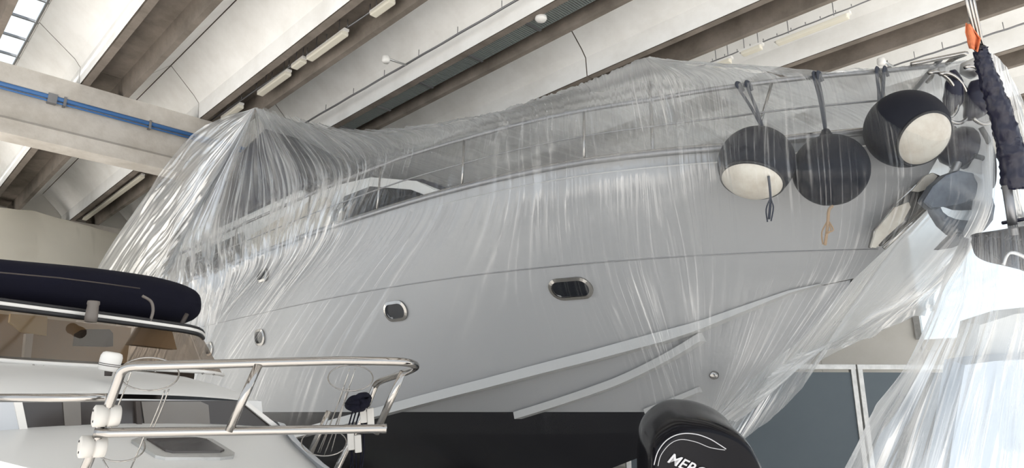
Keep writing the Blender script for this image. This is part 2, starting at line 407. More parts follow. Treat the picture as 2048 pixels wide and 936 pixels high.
st_z = np.array([.62, .9, 1.25, 1.64, 2.25, 2.38, 2.92, 3.15, 4.14]); st_x = np.array([-7.2, -5.6, -4.6, -3.85, -2.99, -2.77, -2.2, -1.9, -1.2])
zS = lambda x: np.interp(x, zs_x, zs_z)
_s = np.linspace(0, 1, 90) ** 1.9
def line(xs, h, zf): X = xs + (XTR - xs) * _s; return np.stack([X, h(X), zf(X)], 1)
L_sheer = line(-1.2, hs, zS)
L_k = line(-1.9, hk, lambda x: np.full_like(x, 3.15))
zcf = lambda x: np.interp(x, zc_x, zc_z)
L_c = line(-2.2, hc, zcf)
Xk = -2.2 + (XTR + 2.2) * _s
kz = np.where(Xk > -7.2, np.interp(Xk, st_x[:7], st_z[:7]), .62)
L_keel = np.stack([Xk, np.zeros_like(Xk), np.minimum(kz, L_c[:, 2])], 1)
def mixl(a, b_, t, bulge=0): m_ = a * (1 - t) + b_ * t; m_[:, 1] += bulge * np.clip(_s * 6, 0, 1); return m_
rows = [L_sheer, mixl(L_sheer, L_k, .33), mixl(L_sheer, L_k, .66), L_k, mixl(L_k, L_c, .33), mixl(L_k, L_c, .66), L_c]
rows2 = [L_c - [0, .03, 0], mixl(L_c - [0, .03, 0], L_keel, .33, .03), mixl(L_c - [0, .03, 0], L_keel, .66, .03), L_keel]
rows2[0][:, 1] = np.maximum(rows2[0][:, 1], 0)
yacht = empty('motor_yacht', (-8, YC, .62), 'large white motor yacht under a clear plastic sheet, black bottom paint', 'yacht')
def hullside(R, sgn):
    G = np.stack(R, 0).copy(); G[:, :, 1] = YC - sgn * np.maximum(G[:, :, 1], 0); return G
def join_grids(name, Gs, m, parent, smooth=True):
    V = []; Fc = []
    for G in Gs:
        o = len(V); n, k = G.shape[:2]; V += list(G.reshape(-1, 3))
        for i in range(n - 1):
            for j in range(k - 1): Fc.append((o + i * k + j, o + i * k + j + 1, o + (i + 1) * k + j + 1, o + (i + 1) * k + j))
    o = pyd(name, V, Fc, m, parent, smooth); return o
topG = [hullside(rows, 1), hullside(rows, -1), hullside(rows2, 1), hullside(rows2, -1)]
# transom
def trans():
    a = [np.array([r[-1] for r in (rows + rows2)])]
    A = np.stack([np.array([[p[0], YC - p[1], p[2]] for p in a[0]]), np.array([[p[0], YC + p[1], p[2]] for p in a[0]])], 0); return A
hull = join_grids('hull', topG + [trans()], HULLM, yacht)
hb_ = bmesh.new(); hb_.from_mesh(hull.data)                     # every face of the shell looks outward
for f in hb_.faces:
    c_ = f.calc_center_median(); out_ = Vector((-1, 0, 0)) if abs(f.normal.x) > .98 else Vector((.15, c_.y - YC, -.4 if c_.z < 1.6 else 0))
    if f.normal.dot(out_) < 0: f.normal_flip()
hb_.to_mesh(hull.data); hb_.free(); hull.data.update()
# deck
dk = np.stack([np.stack([L_sheer[:, 0], YC - f * L_sheer[:, 1] * .99, L_sheer[:, 2] - .10 + .06 * (1 - f * f)], 1) for f in np.linspace(1, -1, 9)], 0)
join_grids('deck', [dk], GEL, yacht)
def sideline(h, zf, off, x0, x1, n=70, sgn=1):
    X = x0 + (x1 - x0) * np.linspace(0, 1, n) ** 1.6; return [(x, YC - sgn * (float(h(x)) + off), float(zf(x))) for x in X]
for sg in (1, -1):
    tube('rub_rail', sideline(hs, lambda x: zS(x) + .015, .015, -1.22, XTR, sgn=sg), .032, DSTEEL, yacht, 8)
    tube('toe_rail', sideline(hs, lambda x: zS(x) + .05, -.01, -1.22, XTR, sgn=sg), .02, STEEL, yacht, 8)
# knuckle line: a shallow stepped moulding
tube('knuckle_moulding', sideline(hk, lambda x: 3.15, .0, -1.95, XTR), .007, DSTEEL, yacht, 6)
# spray rails as flat strips standing proud of the hull
def strip(name, P_top, P_bot, th, m):
    A, B = np.array(P_top), np.array(P_bot); o = np.array([0, -th, 0]); V = []; Fc = []; n = len(A)
    for i in range(n): V += [A[i] + [0, .05, 0], A[i] + o + [0, 0, -.012], B[i] + o * 1.0, B[i] + [0, .09, .0]]
    for i in range(n - 1):
        for k in range(4): Fc.append((i * 4 + k, (i + 1) * 4 + k, (i + 1) * 4 + (k + 1) % 4, i * 4 + (k + 1) % 4))
    Fc.append((0, 1, 2, 3)); Fc.append(tuple(4 * n - 1 - k for k in range(4)))
    return pyd(name, V, Fc, m, yacht)
ct = sideline(hc, lambda x: zcf(x) + .02, .0, -2.45, -15); cb = [(x, y, z - .12 * min(1, max(.15, (-2.2 - x) / 1.6))) for x, y, z in ct]
strip('spray_rail', ct, cb, .05, SPRAY)
def surf_bottom(px, py, off=.02):
    """hit of a pixel's ray with the hull bottom (chine to keel)"""
    r = ray(px, py)
    for D in np.linspace(4, 12, 1601):
        p = C0 + D * r; x = p[0]
        if x > -2.2: continue
        s_ = ((x + 2.2) / (XTR + 2.2)) ** (1 / 1.9); q = s_ * 89; i = min(int(q), 88); f = q - i
        a = L_c[i] * (1 - f) + L_c[i + 1] * f; b_ = L_keel[i] * (1 - f) + L_keel[i + 1] * f
        t = (a[2] - p[2]) / max(a[2] - b_[2], 1e-3)
        if t < 0 or t > 1: continue
        if p[1] >= YC - (a[1] * (1 - t)) - off: return p
    return None
for pts, hh in (([(1030, 822), (1100, 800), (1180, 773), (1250, 746), (1330, 706), (1400, 664)], .09), ([(1290, 816), (1330, 800), (1365, 786), (1398, 772)], .06)):
    tp = [surf_bottom(*p) for p in pts]; tp = [p for p in tp if p is not None]
    if len(tp) > 2:
        tp = catmull(tp, 6); strip('spray_rail', tp, [p - [0, -.02, hh] for p in tp], .03, SPRAY)
# portholes
def pill(rw, rh, n=10):
    P = []
    for k in range(n + 1): a = -math.pi / 2 + math.pi * k / n; P.append((rw - rh + rh * math.cos(a), rh * math.sin(a)))
    for k in range(n + 1): a = math.pi / 2 + math.pi * k / n; P.append((-rw + rh + rh * math.cos(a), rh * math.sin(a)))
    return P
for px, py, rw, rh in ((1123, 573, .235, .125), (778, 620, .20, .125), (513, 674, .17, .125), (412, 697, .17, .12), (526, 551, .17, .10)):
    p = plan(px, py, hk if py > 560 or px > 700 else hs)
    lo_, hi_ = p + [-.2, 0, 0], p + [.2, 0, 0]; tx = np.array([.4, float(-(hk(hi_[0]) - hk(lo_[0]))), 0]); tx /= np.linalg.norm(tx)
    # slope of the side between knuckle and chine
    hh = float(hk(p[0]) - hc(p[0])) / max(3.15 - float(zcf(p[0])), .3) if py > 560 or px > 700 else .03
    vz = np.array([0, -hh, 1]); vz /= np.linalg.norm(vz); nn = np.cross(tx, vz); nn = nn if nn[1] < 0 else -nn
    # pull the seat onto the flat side panel
    t = (3.15 - p[2]) / max(3.15 - float(zcf(p[0])), .1)
    if hh != .03: p[1] = YC - (float(hk(p[0])) * (1 - t) + float(hc(p[0])) * t)
    po = pill(rw, rh); pi_ = pill(rw - .035, rh - .035)
    bm = bmesh.new(); rings = []
    for P, d in ((po, -.03), (po, .022), (pi_, .03), (pi_, -.015)): rings.append([bm.verts.new(Vector(p + tx * u + vz * v + nn * d)) for u, v in P])
    for A, B in zip(rings, rings[1:]):
        for k in range(len(A)): bm.faces.new((A[k], A[(k + 1) % len(A)], B[(k + 1) % len(A)], B[k]))
    ph = bmo('porthole', bm, STEEL, yacht)
    bm = bmesh.new(); bm.faces.new([bm.verts.new(Vector(p + tx * u + vz * v + nn * .008)) for u, v in pill(rw - .036, rh - .036)])
    gl = bmo('pane', bm, GLASS, ph)
    if gl.data.polygons[0].normal.y > 0: gl.data.flip_normals()
    gl.matrix_parent_inverse = Matrix.Identity(4)
for px, py in ((674, 676), (1428, 750), (1418, 826)):
    p = plan(px, py, hc) if px < 1000 else surf_bottom(px, py)
    if p is not None:
        lathe('skin_fitting', [(.045, -.02), (.045, .02), (.03, .03), (.012, .03)], p, (0, -1, -.1), STEEL, yacht, 16)
# guard rail: top rail, wire, stanchions, port side too
zR = lambda x: np.interp(x, [XTR, -14.6, -11.6, -8.6, -6.5, -5.4, -3.9, -3.3, -2.6, -2., -1.6, -1.2], [4.70, 4.74, 4.78, 4.77, 4.73, 4.67, 4.62, 4.60, 4.63, 4.67, 4.71, 4.79])
bow = [(-1.15, YC - .05, 4.80), (-1.02, YC, 4.80), (-1.15, YC + .05, 4.80)]
for sg in (1, -1):
    tube('guard_rail', sideline(hs, zR, -.08, -1.2, -16.3, sgn=sg), .024, DSTEEL, yacht, 8)
    tube('guard_wire', sideline(hs, lambda x: (zR(x) + zS(x)) / 2 + .02, -.07, -1.35, -16.2, sgn=sg), .009, DSTEEL, yacht, 6)
    for x in (-1.62, -2.35, -3.93, -5.42, -6.95, -8.75, -11.3, -13.9, -16.2):
        tube('stanchion', [(x - (.25 if x == -2.35 else 0), YC - sg * (float(hs(x)) - .06), float(zS(x))), (x, YC - sg * (float(hs(x)) - .08), float(zR(x)))], .014, STEEL, yacht, 8)
tube('bow_rail', catmull([(-1.4, YC - .24, 4.75)] + bow + [(-1.4, YC + .24, 4.75)], 5), .022, STEEL, yacht, 8)
# deckhouse with raked front and dark glazing
dh0, dh1 = YC - 1.68, YC + 1.68
prof = [(-15.8, 3.9), (-15.8, 5.15), (-11.6, 5.22), (-9.0, 5.10), (-8.0, 4.98), (-6.9, 4.65), (-5.7, 4.05), (-5.7, 3.9)]
prism('deckhouse', prof, (1, 0, 0), (0, 0, 1), (0, dh0, 0), (0, dh1 - dh0, 0), GEL, yacht, bev=.06)
gp = [(-8.75, 4.15), (-8.72, 4.85), (-8.0, 4.84), (-7.0, 4.55), (-6.15, 4.15)]
prism('side_window', gp, (1, 0, 0), (0, 0, 1), (0, dh0 - .012, 0), (0, .02, 0), GLASS, yacht)
prism('side_window', [(-15.2, 4.45), (-15.2, 4.95), (-12.3, 4.98), (-12.0, 4.45)], (1, 0, 0), (0, 0, 1), (0, dh0 - .012, 0), (0, .02, 0), GLASS, yacht)
prism('windscreen_cover', [(-8.3, 5.02), (-6.9, 4.70), (-5.9, 4.22), (-5.93, 4.18), (-6.95, 4.62), (-8.3, 4.95)], (1, 0, 0), (0, 0, 1), (0, dh0 + .1, 0), (0, 3.1, 0), NAVYP, yacht)
prism('coachroof', [(-5.8, 4.0), (-5.7, 4.3), (-4.0, 4.22), (-3.6, 4.0)], (1, 0, 0), (0, 0, 1), (0, YC - 1.1, 0), (0, 2.2, 0), GEL, yacht, bev=.05)
# side door panel by the side deck (pale, rounded forward edge)
pp = [(-11.5, 4.02), (-11.55, 4.75), (-9.4, 4.92), (-8.95, 4.86), (-8.80, 4.72), (-8.74, 4.02)]
prism('bulwark_panel', pp, (1, 0, 0), (0, 0, 1), (0, dh0 - .18, 0), (0, .05, 0), CREAM, yacht, bev=.015)
# flybridge: coaming, canvas over the helm and its frame
fb = [(-15.6, 5.1), (-15.6, 5.75), (-12.5, 5.85), (-10.6, 5.72), (-9.8, 5.12)]
prism('flybridge_coaming', fb, (1, 0, 0), (0, 0, 1), (0, YC - 1.75, 0), (0, 3.5, 0), GEL, yacht, bev=.08)
prism('flybridge_canvas', [(-13.6, 5.25), (-12.6, 6.6), (-11.5, 6.8), (-10.7, 6.1), (-9.6, 5.25)], (1, 0, 0), (0, 0, 1), (0, YC - 1.83, 0), (0, 3.4, 0), NAVYP, yacht, bev=.06)
prism('flybridge_canvas', [(-15.2, 5.7), (-15.1, 6.3), (-13.6, 6.35), (-13.4, 5.8)], (1, 0, 0), (0, 0, 1), (0, YC - 1.8, 0), (0, 3.2, 0), NAVYP, yacht, bev=.06)
AP1 = atY(510, 219, 4.75); AP2 = atY(1296, 119, 6.35)
tube('radar_mast', [(AP1[0] - .1, AP1[1] + .35, 5.7), AP1 + [0, .03, -.06]], .025, STEEL, yacht, 8)
tube('foredeck_pole', [(AP2[0], AP2[1], 4.0), AP2 + [0, 0, -.05]], .022, STEEL, yacht, 8)
for x in (-14.5, -11, -8):
    box('keel_block', (x, YC, .31), (.5, .6, .62), BEAMC if False else TEAK, yacht)

# ------------------------------------------------------------------ ball fenders
def ball_fender(px, py, rpx, off, strap, label, white=None, rope=None):
    r0 = plan(px, py, hs, off); D = (r0 - C0) @ fw; rad = rpx * D / F
    e = empty('ball_fender', r0, label, 'fender', 'ball fenders hung along the bow')
    # knitted cover: a ball drawn up to a neck, open below on some
    upv = Vector((0, 0, 1)) if white is None else Vector(white[0]).normalized()
    prof = []
    hi = 22; lo = -.999 if white is None else -math.sqrt(max(0, 1 - white[1] ** 2))
    for k in range(hi + 1):
        sn = lo + (.96 - lo) * k / hi; sn = max(min(sn, .999), -.9999)
        prof.append((math.sqrt(1 - sn * sn) * rad, sn * rad))
    prof += [(rad * .20, rad * 1.0), (rad * .13, rad * 1.12), (rad * .10, rad * 1.2)]
    lathe('cover', prof, r0, upv, FABRIC, e, 48)
    if white is not None:
        h = lo * rad; w_ = white[1] * rad
        lathe('ball', [(w_ * 1.0, h + .004), (w_ * .97, h - .012), (w_ * .8, h - .05), (w_ * .5, h - .085), (w_ * .2, h - .10), (.01, h - .103)][::-1], r0, upv, CREAM, e, 40)
        lathe('cover_hem', [(w_ * 1.02, h - .01), (w_ * 1.05, h), (w_ * 1.03, h + .012), (w_ * .99, h)], r0, upv, BLACKR, e, 40)
    top = r0 + np.array(upv) * rad * 1.15
    for s_ in strap:
        q = plan(*s_, hs, -.04); q2 = q + np.array([0, -.05, .0])
        tube('strap', catmull([top, (top * .5 + q * .5) + [0.01, -.03, 0], q2, q + [0, .01, .035], q + [0, .05, -.02]], 5), .028, DROPE, e, 8, flat=.45)
    if rope:
        P = [plan(x, y, hs, off + (.30 if white is not None else .12) * (1 if i == 0 else .9)) for i, (x, y) in enumerate(rope)]
        tube('tie_cord', catmull(P, 5), .010, ROPE if white is None else DROPE, e, 6)
        for sg_ in (-1, 1):
            end = P[-1]; tube('cord_tail', catmull([P[-2], P[-2] * .5 + end * .5 + [.03 * sg_, 0, 0], end + [.015 * sg_, 0, -.02]], 4), .006, ROPE if white is None else DROPE, e, 5)
    return r0, rad
FN = [ball_fender(1512, 326, 74, .38, [(1480, 176), (1498, 174)], 'navy covered ball fender with a stained white base, first from amidships', ((.10, .42, 1), .80), [(1537, 352), (1541, 395), (1538, 438)]),
      ball_fender(1661, 340, 72, .36, [(1632, 156), (1640, 155)], 'plain black ball fender with frayed tan cord, middle of the three'),
      ball_fender(1812, 258, 77, .42, [(1757, 146), (1772, 145)], 'navy ball fender tilted to show a large cream base, nearest the bow', ((-.62, .42, .70), .70))]
q0, rr = FN[1]
ro = empty('frayed_cord', q0 + [0, -.1, -rr], 'frayed tan cord dangling below the plain black fender', 'cord')
P = [plan(1665, 412, hs, .5), plan(1658, 420, hs, .52), plan(1656, 440, hs, .52), plan(1654, 462, hs, .52), plan(1650, 490, hs, .52)]
tube('cord', catmull(P, 5), .012, ROPE, ro, 6)
for dx in (-.04, .03, .05): tube('strand', catmull([P[2], P[3] + [dx, 0, 0], P[4] + [dx * .4, 0, .05 + dx]], 4), .006, ROPE, ro, 5)
# ------------------------------------------------------------------ bow gear
def pxpoly(name, pts, D, th, m, parent, bev=.01, smooth=False):
    """outline given as sight lines at distance D, turned into a solid of thickness th along the view"""
    bm = bmesh.new(); d = Vector(fw) * th
    A = [bm.verts.new(Vector(atD(x, y, D))) for x, y in pts]; B = [bm.verts.new(v.co + d) for v in A]; n = len(A)
    bm.faces.new(A); bm.faces.new(B[::-1])
    for i in range(n): bm.faces.new((A[i], B[i], B[(i + 1) % n], A[(i + 1) % n]))
    if bev: bmesh.ops.bevel(bm, geom=list(bm.edges), offset=bev, segments=2, affect='EDGES', profile=.6)
    return bmo(name, bm, m, parent, smooth)
DB = 6.0
plate = empty('bow_plate', atD(1800, 430, DB), 'polished steel chafe plate with cream inserts down the bow stem', 'bow plate')
pxpoly('plate', [(1740, 497), (1748, 462), (1790, 410), (1830, 370), (1868, 345), (1884, 352), (1872, 392), (1850, 420), (1800, 465), (1768, 492)], DB, .05, STEEL, plate, .015)
pxpoly('insert', [(1742, 494), (1752, 460), (1790, 415), (1818, 404), (1822, 414), (1806, 444), (1772, 474), (1752, 496)], DB - .015, .03, CREAM, plate, .006)
pxpoly('insert', [(1824, 382), (1850, 352), (1866, 345), (1876, 352), (1856, 378), (1838, 384)], DB - .015, .03, CREAM, plate, .006)
tube('trim_rail', [atD(1768, 497, DB - .03), atD(1820, 448, DB - .03), atD(1880, 392, DB - .03)], .018, STEEL, plate, 8)
anc = empty('anchor', atD(1920, 420, 5.8), 'grey plough anchor with curved flukes hanging below the bow', 'anchor')
outer = [(1846, 400), (1857, 428), (1872, 452), (1892, 470), (1918, 478), (1946, 474), (1970, 460), (1986, 440), (1990, 412), (1982, 384), (1966, 360), (1944, 346), (1918, 342), (1892, 352), (1868, 372)]
inner = [(1880, 412), (1886, 424), (1896, 432), (1908, 437), (1922, 440), (1936, 441), (1950, 441), (1958, 437), (1961, 430), (1960, 424), (1954, 420), (1940, 420), (1922, 421), (1905, 420), (1890, 415)]
bm = bmesh.new(); n = len(outer)
VO = [[bm.verts.new(Vector(atD(x, y, D))) for x, y in P] for P, D in ((outer, 5.80), (inner, 5.76), (inner, 5.88), (outer, 5.92))]
for a, b_ in ((0, 1), (1, 2), (2, 3), (3, 0)):
    for i in range(n): bm.faces.new((VO[a][i], VO[a][(i + 1) % n], VO[b_][(i + 1) % n], VO[b_][i]))
DGREY = mat('galvanised_anchor', (.15, .17, .20), .45, .5, noise=(8, (.09, .10, .12), .3, .7))
bmo('fluke', bm, DGREY, anc, True)
pxpoly('fluke_tip', [(1876, 501), (1890, 488), (1904, 474), (1912, 466), (1950, 470), (1930, 486), (1905, 496)], 5.78, .08, DGREY, anc, .012)
pxpoly('crown', [(1846, 404), (1866, 372), (1892, 350), (1920, 340), (1946, 346), (1960, 372), (1950, 400), (1920, 408), (1884, 414), (1864, 420)], 5.74, .1, DGREY, anc, .02)
tube('shank', [atD(1900, 362, 5.85), atD(1926, 300, 5.9), atD(1935, 270, 6.0)], .035, DSTEEL, anc, 8)
bwn = empty('bow_cover', atD(1925, 250, 5.9), 'bundle of navy covers and steel hoops lashed at the bow tip', 'cover')
def blob(name, pts, radii, D, m, parent, seg=16):
    P = catmull([atD(x, y, D) for x, y in pts], 5); R_ = np.interp(np.linspace(0, 1, len(P)), np.linspace(0, 1, len(radii)), radii) * D / F
    return tube(name, P, list(R_), m, parent, seg)
blob('navy_bundle', [(1868, 270), (1905, 290), (1935, 300), (1955, 322), (1968, 345)], [6, 40, 46, 30, 8], 5.95, NAVYP, bwn)
blob('navy_bundle', [(1905, 140), (1908, 165), (1906, 200), (1890, 232)], [5, 16, 19, 6], 5.8, NAVYP, bwn)
blob('navy_bundle', [(1955, 160), (1958, 185), (1952, 215), (1932, 238)], [12, 26, 25, 6], 5.75, NAVYP, bwn)
blob('navy_bundle', [(1938, 120), (1945, 135), (1955, 150)], [14, 24, 14], 5.85, STEELR, bwn)
for cx, cy, rx, ry in ((1903, 196, 34, 50), (1955, 190, 34, 58), (1880, 190, 34, 46)):
    P = [atD(cx + rx * math.cos(a) - .25 * ry * math.sin(a), cy - ry * math.sin(a), 5.7 + .06 * math.cos(a)) for a in np.linspace(-2.2, 1.9, 26)]
    tube('hoop', P, .016, STEEL, bwn, 8)
hose = empty('black_hose', atD(1980, 330, 5.7), 'black hose looped down from the bow tip', 'hose')
tube('hose', catmull([atD(x, y, 5.7) for x, y in ((1962, 255), (1978, 285), (1987, 325), (1986, 365), (1979, 374), (1973, 362), (1974, 335), (1968, 318), (1950, 312))], 6), .022, BLACKR, hose, 10)

# ================================================================== PLASTIC SHEET OVER THE YACHT
Df = [float((r0 - C0) @ fw) for r0, _ in FN]; Rf = [r for _, r in FN]
HF = {'s': hs, 'k': hk, 'c': hc}
def pt(sp):
    if len(sp) == 3: return atY(*sp)
    if sp[2] == 'D': return atD(sp[0], sp[1], sp[3])
    p = plan(sp[0], sp[1], HF[sp[2]], sp[3])
    return p if p is not None else atY(sp[0], sp[1], YC - .1)
T1 = (510, 215, 4.75)
f1 = Df[0] - Rf[0] - .12; f2_ = Df[1] - Rf[1] - .09; f3 = Df[2] - Rf[2] - .09
Cs = [
 [T1, (430, 246, 4.4), (370, 290, 4.2), (290, 400, 4.1), (200, 535, 4.1), (130, 700, 4.1)],
 [T1, (410, 360, 4.3), (350, 450, 4.2), (280, 545, 4.2), (240, 620, 4.2), (190, 730, 4.2)],
 [T1, (345, 512, 's', 0), (325, 560, 's', .10), (300, 640, 's', .12), (270, 720, 's', .12), (220, 800, 's', .12)],
 [T1, (400, 484, 's', 0), (392, 560, 's', .08), (365, 650, 'k', .08), (340, 720, 'k', .1), (300, 800, 'k', .1)],
 [T1, (458, 457, 's', 0), (455, 540, 's', .08), (430, 650, 'k', .08), (400, 740, 'k', .1), (360, 830, 'k', .1)],
 [(512, 215, 4.76), (525, 428, 's', -.02), (515, 516, 's', .08), (440, 640, 'k', .08), (390, 740, 'k', .1), (350, 850, 'k', .1)],
 [(522, 218, 4.8), (588, 402, 's', -.02), (565, 500, 's', .08), (470, 640, 'k', .08), (415, 750, 'k', .1), (375, 860, 'k', .1)],
 [(560, 232, 4.9), (660, 374, 's', -.02), (630, 470, 's', .08), (515, 640, 'k', .08), (445, 750, 'k', .1), (400, 860, 'k', .1)],
 [(620, 250, 5.1), (735, 342, 's', -.02), (695, 450, 's', .08), (572, 620, 'k', .08), (490, 755, 'k', .1), (440, 860, 'k', .1)],
 [(700, 262, 5.4), (805, 314, 's', -.02), (770, 424, 's', .08), (645, 600, 'k', .08), (555, 750, 'k', .1), (510, 860, 'k', .1)],
 [(800, 263, 5.65), (885, 290, 's', -.02), (860, 400, 's', .08), (745, 590, 'k', .08), (660, 745, 'k', .1), (620, 862, 'k', .05)],
 [(930, 240, 5.95), (985, 264, 's', -.02), (968, 374, 's', .08), (890, 580, 'k', .1), (840, 730, 'k', .0), (830, 866, 'c', .2)],
 [(1030, 215, 6.1), (1075, 242, 's', -.02), (1080, 352, 's', .08), (1080, 570, 'k', .1), (1120, 730, 'c', .25), (1120, 868, 'c', .1)],
 [(1150, 175, 6.2), (1170, 220, 's', -.02), (1175, 340, 's', .1), (1200, 570, 'k', .12), (1270, 740, 'c', .3), (1300, 862, 'c', .0)],
 [(1240, 138, 6.3), (1250, 206, 's', -.02), (1265, 328, 's', .1), (1290, 560, 'k', .15), (1345, 750, 'c', .3), (1375, 848, 'c', .0)],
 [(1288, 117, 6.33), (1315, 197, 's', -.02), (1335, 322, 's', .12), (1370, 560, 'k', .18), (1392, 750, 'c', .3), (1402, 844, 'c', .0)],
 [(1297, 114, 6.35), (1400, 182, 's', -.02), (1420, 310, 's', .45), (1430, 560, 'k', .22), (1422, 750, 'c', .3), (1412, 840, 'c', .0)],
 [(1312, 117, 6.33), (1480, 169, 's', -.02), (1492, 330, 'D', f1), (1505, 560, 'k', .28), (1455, 750, 'c', .35), (1420, 838, 'c', .02)],
 [(1400, 130, 6.25), (1560, 158, 's', -.02), (1580, 330, 'D', f1 - .01), (1565, 570, 'k', .3), (1485, 750, 'c', .35), (1428, 837, 'c', .04)],
 [(1520, 143, 6.1), (1635, 150, 's', -.02), (1672, 330, 'D', f2_), (1632, 570, 'k', .3), (1515, 752, 'c', .35), (1436, 836, 'c', .06)],
 [(1640, 150, 5.98), (1700, 146, 's', -.02), (1752, 320, 'D', f2_ + .02), (1690, 570, 'k', .3), (1540, 755, 'c', .35), (1444, 836, 'c', .06)],
 [(1760, 141, 6.35), (1790, 139, 's', -.02), (1830, 315, 'D', f3), (1735, 570, 6.25), (1560, 752, 6.4), (1455, 837, 6.5)],
 [(1880, 130, 6.7), (1892, 131, 6.62), (1900, 335, 'D', f3 + .04), (1780, 570, 6.3), (1580, 745, 6.45), (1468, 842, 6.6)],
 [(1925, 121, 6.75), (1935, 128, 6.65), (1948, 360, 6.1), (1812, 580, 6.35), (1640, 690, 6.5), (1590, 707, 6.6)],
 [(1950, 124, 6.8), (1962, 145, 6.7), (1972, 370, 6.25), (1862, 565, 6.5), (1750, 640, 6.6), (1690, 686, 6.7)],
 [(1962, 128, 6.85), (1980, 180, 6.75), (1990, 385, 6.5), (1925, 520, 6.7), (1870, 590, 6.8), (1866, 612, 6.9)],
]
A_ = lambda r: r
HZb = ([[.55, .62, .66, .60, .5, .5]] * 2 + [[.48, .55, .55, .45, .35, .35]] + [[.34, .42, .42, .20, .15, .15]] * 2 + [[.24, .28, .38, .15, .08, .0]] + [[.28, .26, .20, .06, .04, .0]] * 2 + [[.46, .22, .12, .04, .03, .0]] * 2
       + [[.66, .24, .11, .02, .012, .0]] * 2 + [[.78, .26, .14, .015, .02, .0]] * 2 + [[.78, .26, .22, .05, .12, .40]] * 3 + [[.72, .2, .03, .05, .16, .55]] * 4
       + [[.55, .2, .03, .10, .25, .55]] * 2 + [[.45, .22, .12, .40, .5, .55]] + [[.45, .26, .2, .5, .55, .55]] * 2)
HZb = HZb[:len(Cs)] + [HZb[-1]] * (len(Cs) - len(HZb))
#           amplitude of folds at the same knots
AMb = ([[.9, .9, .85, .8, .7, .7]] * 3 + [[1.2, 1.6, 1.6, .9, .5, .5]] * 3 + [[1.2, 1.4, .9, .5, .3, .3]] * 3 + [[1, .9, .5, .3, .25, .25]] * 2
       + [[.55, .4, .3, .15, .15, .3]] * 3 + [[.6, .5, .6, .4, .5, .9]] * 3 + [[.5, .4, .3, .4, .7, .9]] * 9)
AMb = AMb[:len(Cs)]
KT = [0, .25, .45, .7, .88, 1.]
def drape(K, Hb, Ab, nc, nt, seed, layers, kt=KT, streak=1.0, side=1):
    K = np.array(K); n = len(K)
    ts = np.linspace(0, 1, nt); cs = np.linspace(0, n - 1, nc)
    a = np.stack([pchip(kt, K[i], ts) for i in range(n)], 0)                # n, nt, 3
    G = pchip(np.arange(n), a, cs)
    hb = np.array([[np.interp(t, kt, r) for t in ts] for r in Hb]); ab = np.array([[np.interp(t, kt, r) for t in ts] for r in Ab])
    ci = np.clip(cs.astype(int), 0, n - 2); cf = (cs - ci)[:, None]
    hb = hb[ci] * (1 - cf) + hb[ci + 1] * cf; ab = ab[ci] * (1 - cf) + ab[ci + 1] * cf
    U, V = np.meshgrid(np.linspace(0, 1, nc), ts, indexing='ij')
    du = np.gradient(G, axis=0) * (nc - 1); dv = np.gradient(G, axis=1)
    N = np.cross(du, dv); L = np.linalg.norm(N, axis=2, keepdims=True); N = N / np.maximum(L, 1e-9)
    if (N * (C0 - G)).sum() < 0: N = -N
    N *= side
    W_ = np.linalg.norm(du, axis=2); H = np.zeros(U.shape); Uw = np.clip(U + .004 * (vnoise(U, V, 30, 6, seed + 50) - .5), 0, 1)
    for i, (nu, nv, k, wm) in enumerate(layers):
        nz = vnoise(Uw, V, nu, nv, seed + i); H += k * np.minimum(W_ / nu, wm) * ((1 - np.abs(2 * nz - 1)) * 1.2 - .35)
    G2 = G + N * (np.maximum(H, -.02) * ab)[:, :, None]
    # where the film bunches into folds more layers lie over one another
    s1 = (1 - np.abs(2 * vnoise(Uw, V, 420, 3, seed + 20) - 1)) ** 11; s2 = (1 - np.abs(2 * vnoise(Uw, V, 210, 2, seed + 21) - 1)) ** 14
    s3 = (1 - np.abs(2 * vnoise(Uw, V, 900, 9, seed + 24) - 1)) ** 5
    m1 = np.clip(vnoise(U, V, 40, 4, seed + 22) * 2.4 - 1.0, 0, 1); m2 = np.clip(vnoise(U, V, 24, 3, seed + 23) * 2.2 - .8, 0, 1)
    low = vnoise(U, V, 26, 7, seed + 25)
    s4 = (1 - np.abs(2 * vnoise(Uw, V, 330, 4, seed + 26) - 1)) ** 5; hb = hb * (1 - .35 * np.clip(ab - .75, 0, 1) * (1 - s4))
    hz = .5 * s4 * np.clip(ab - .7, 0, .6) + hb * (.55 + .9 * low) + streak * (.55 * s1 * m1 + .5 * s2 * m2 + .22 * s3 * np.clip(ab - .7, 0, 1)) * (.35 + .65 * np.clip(ab * 1.4, 0, 1)) * np.clip(hb / .02, 0, 1)
    return G2, np.clip(hz, .012, .93), G
K_s = [[pt(s_) for s_ in c] for c in Cs]
LAY = [(64, 3, .22, .12), (190, 4, .40, .09), (420, 6, .60, .06), (800, 12, .5, .04)]
Gs, Hs, G0 = drape(K_s, HZb, AMb, 1900, 150, 100, LAY)
sheet = empty('plastic_sheet', (-8, YC, ZB - 4), 'huge clear wrinkled plastic dust sheet draped over the white yacht', 'plastic sheet')
grid('starboard_film', Gs, FILM, sheet, Hs)
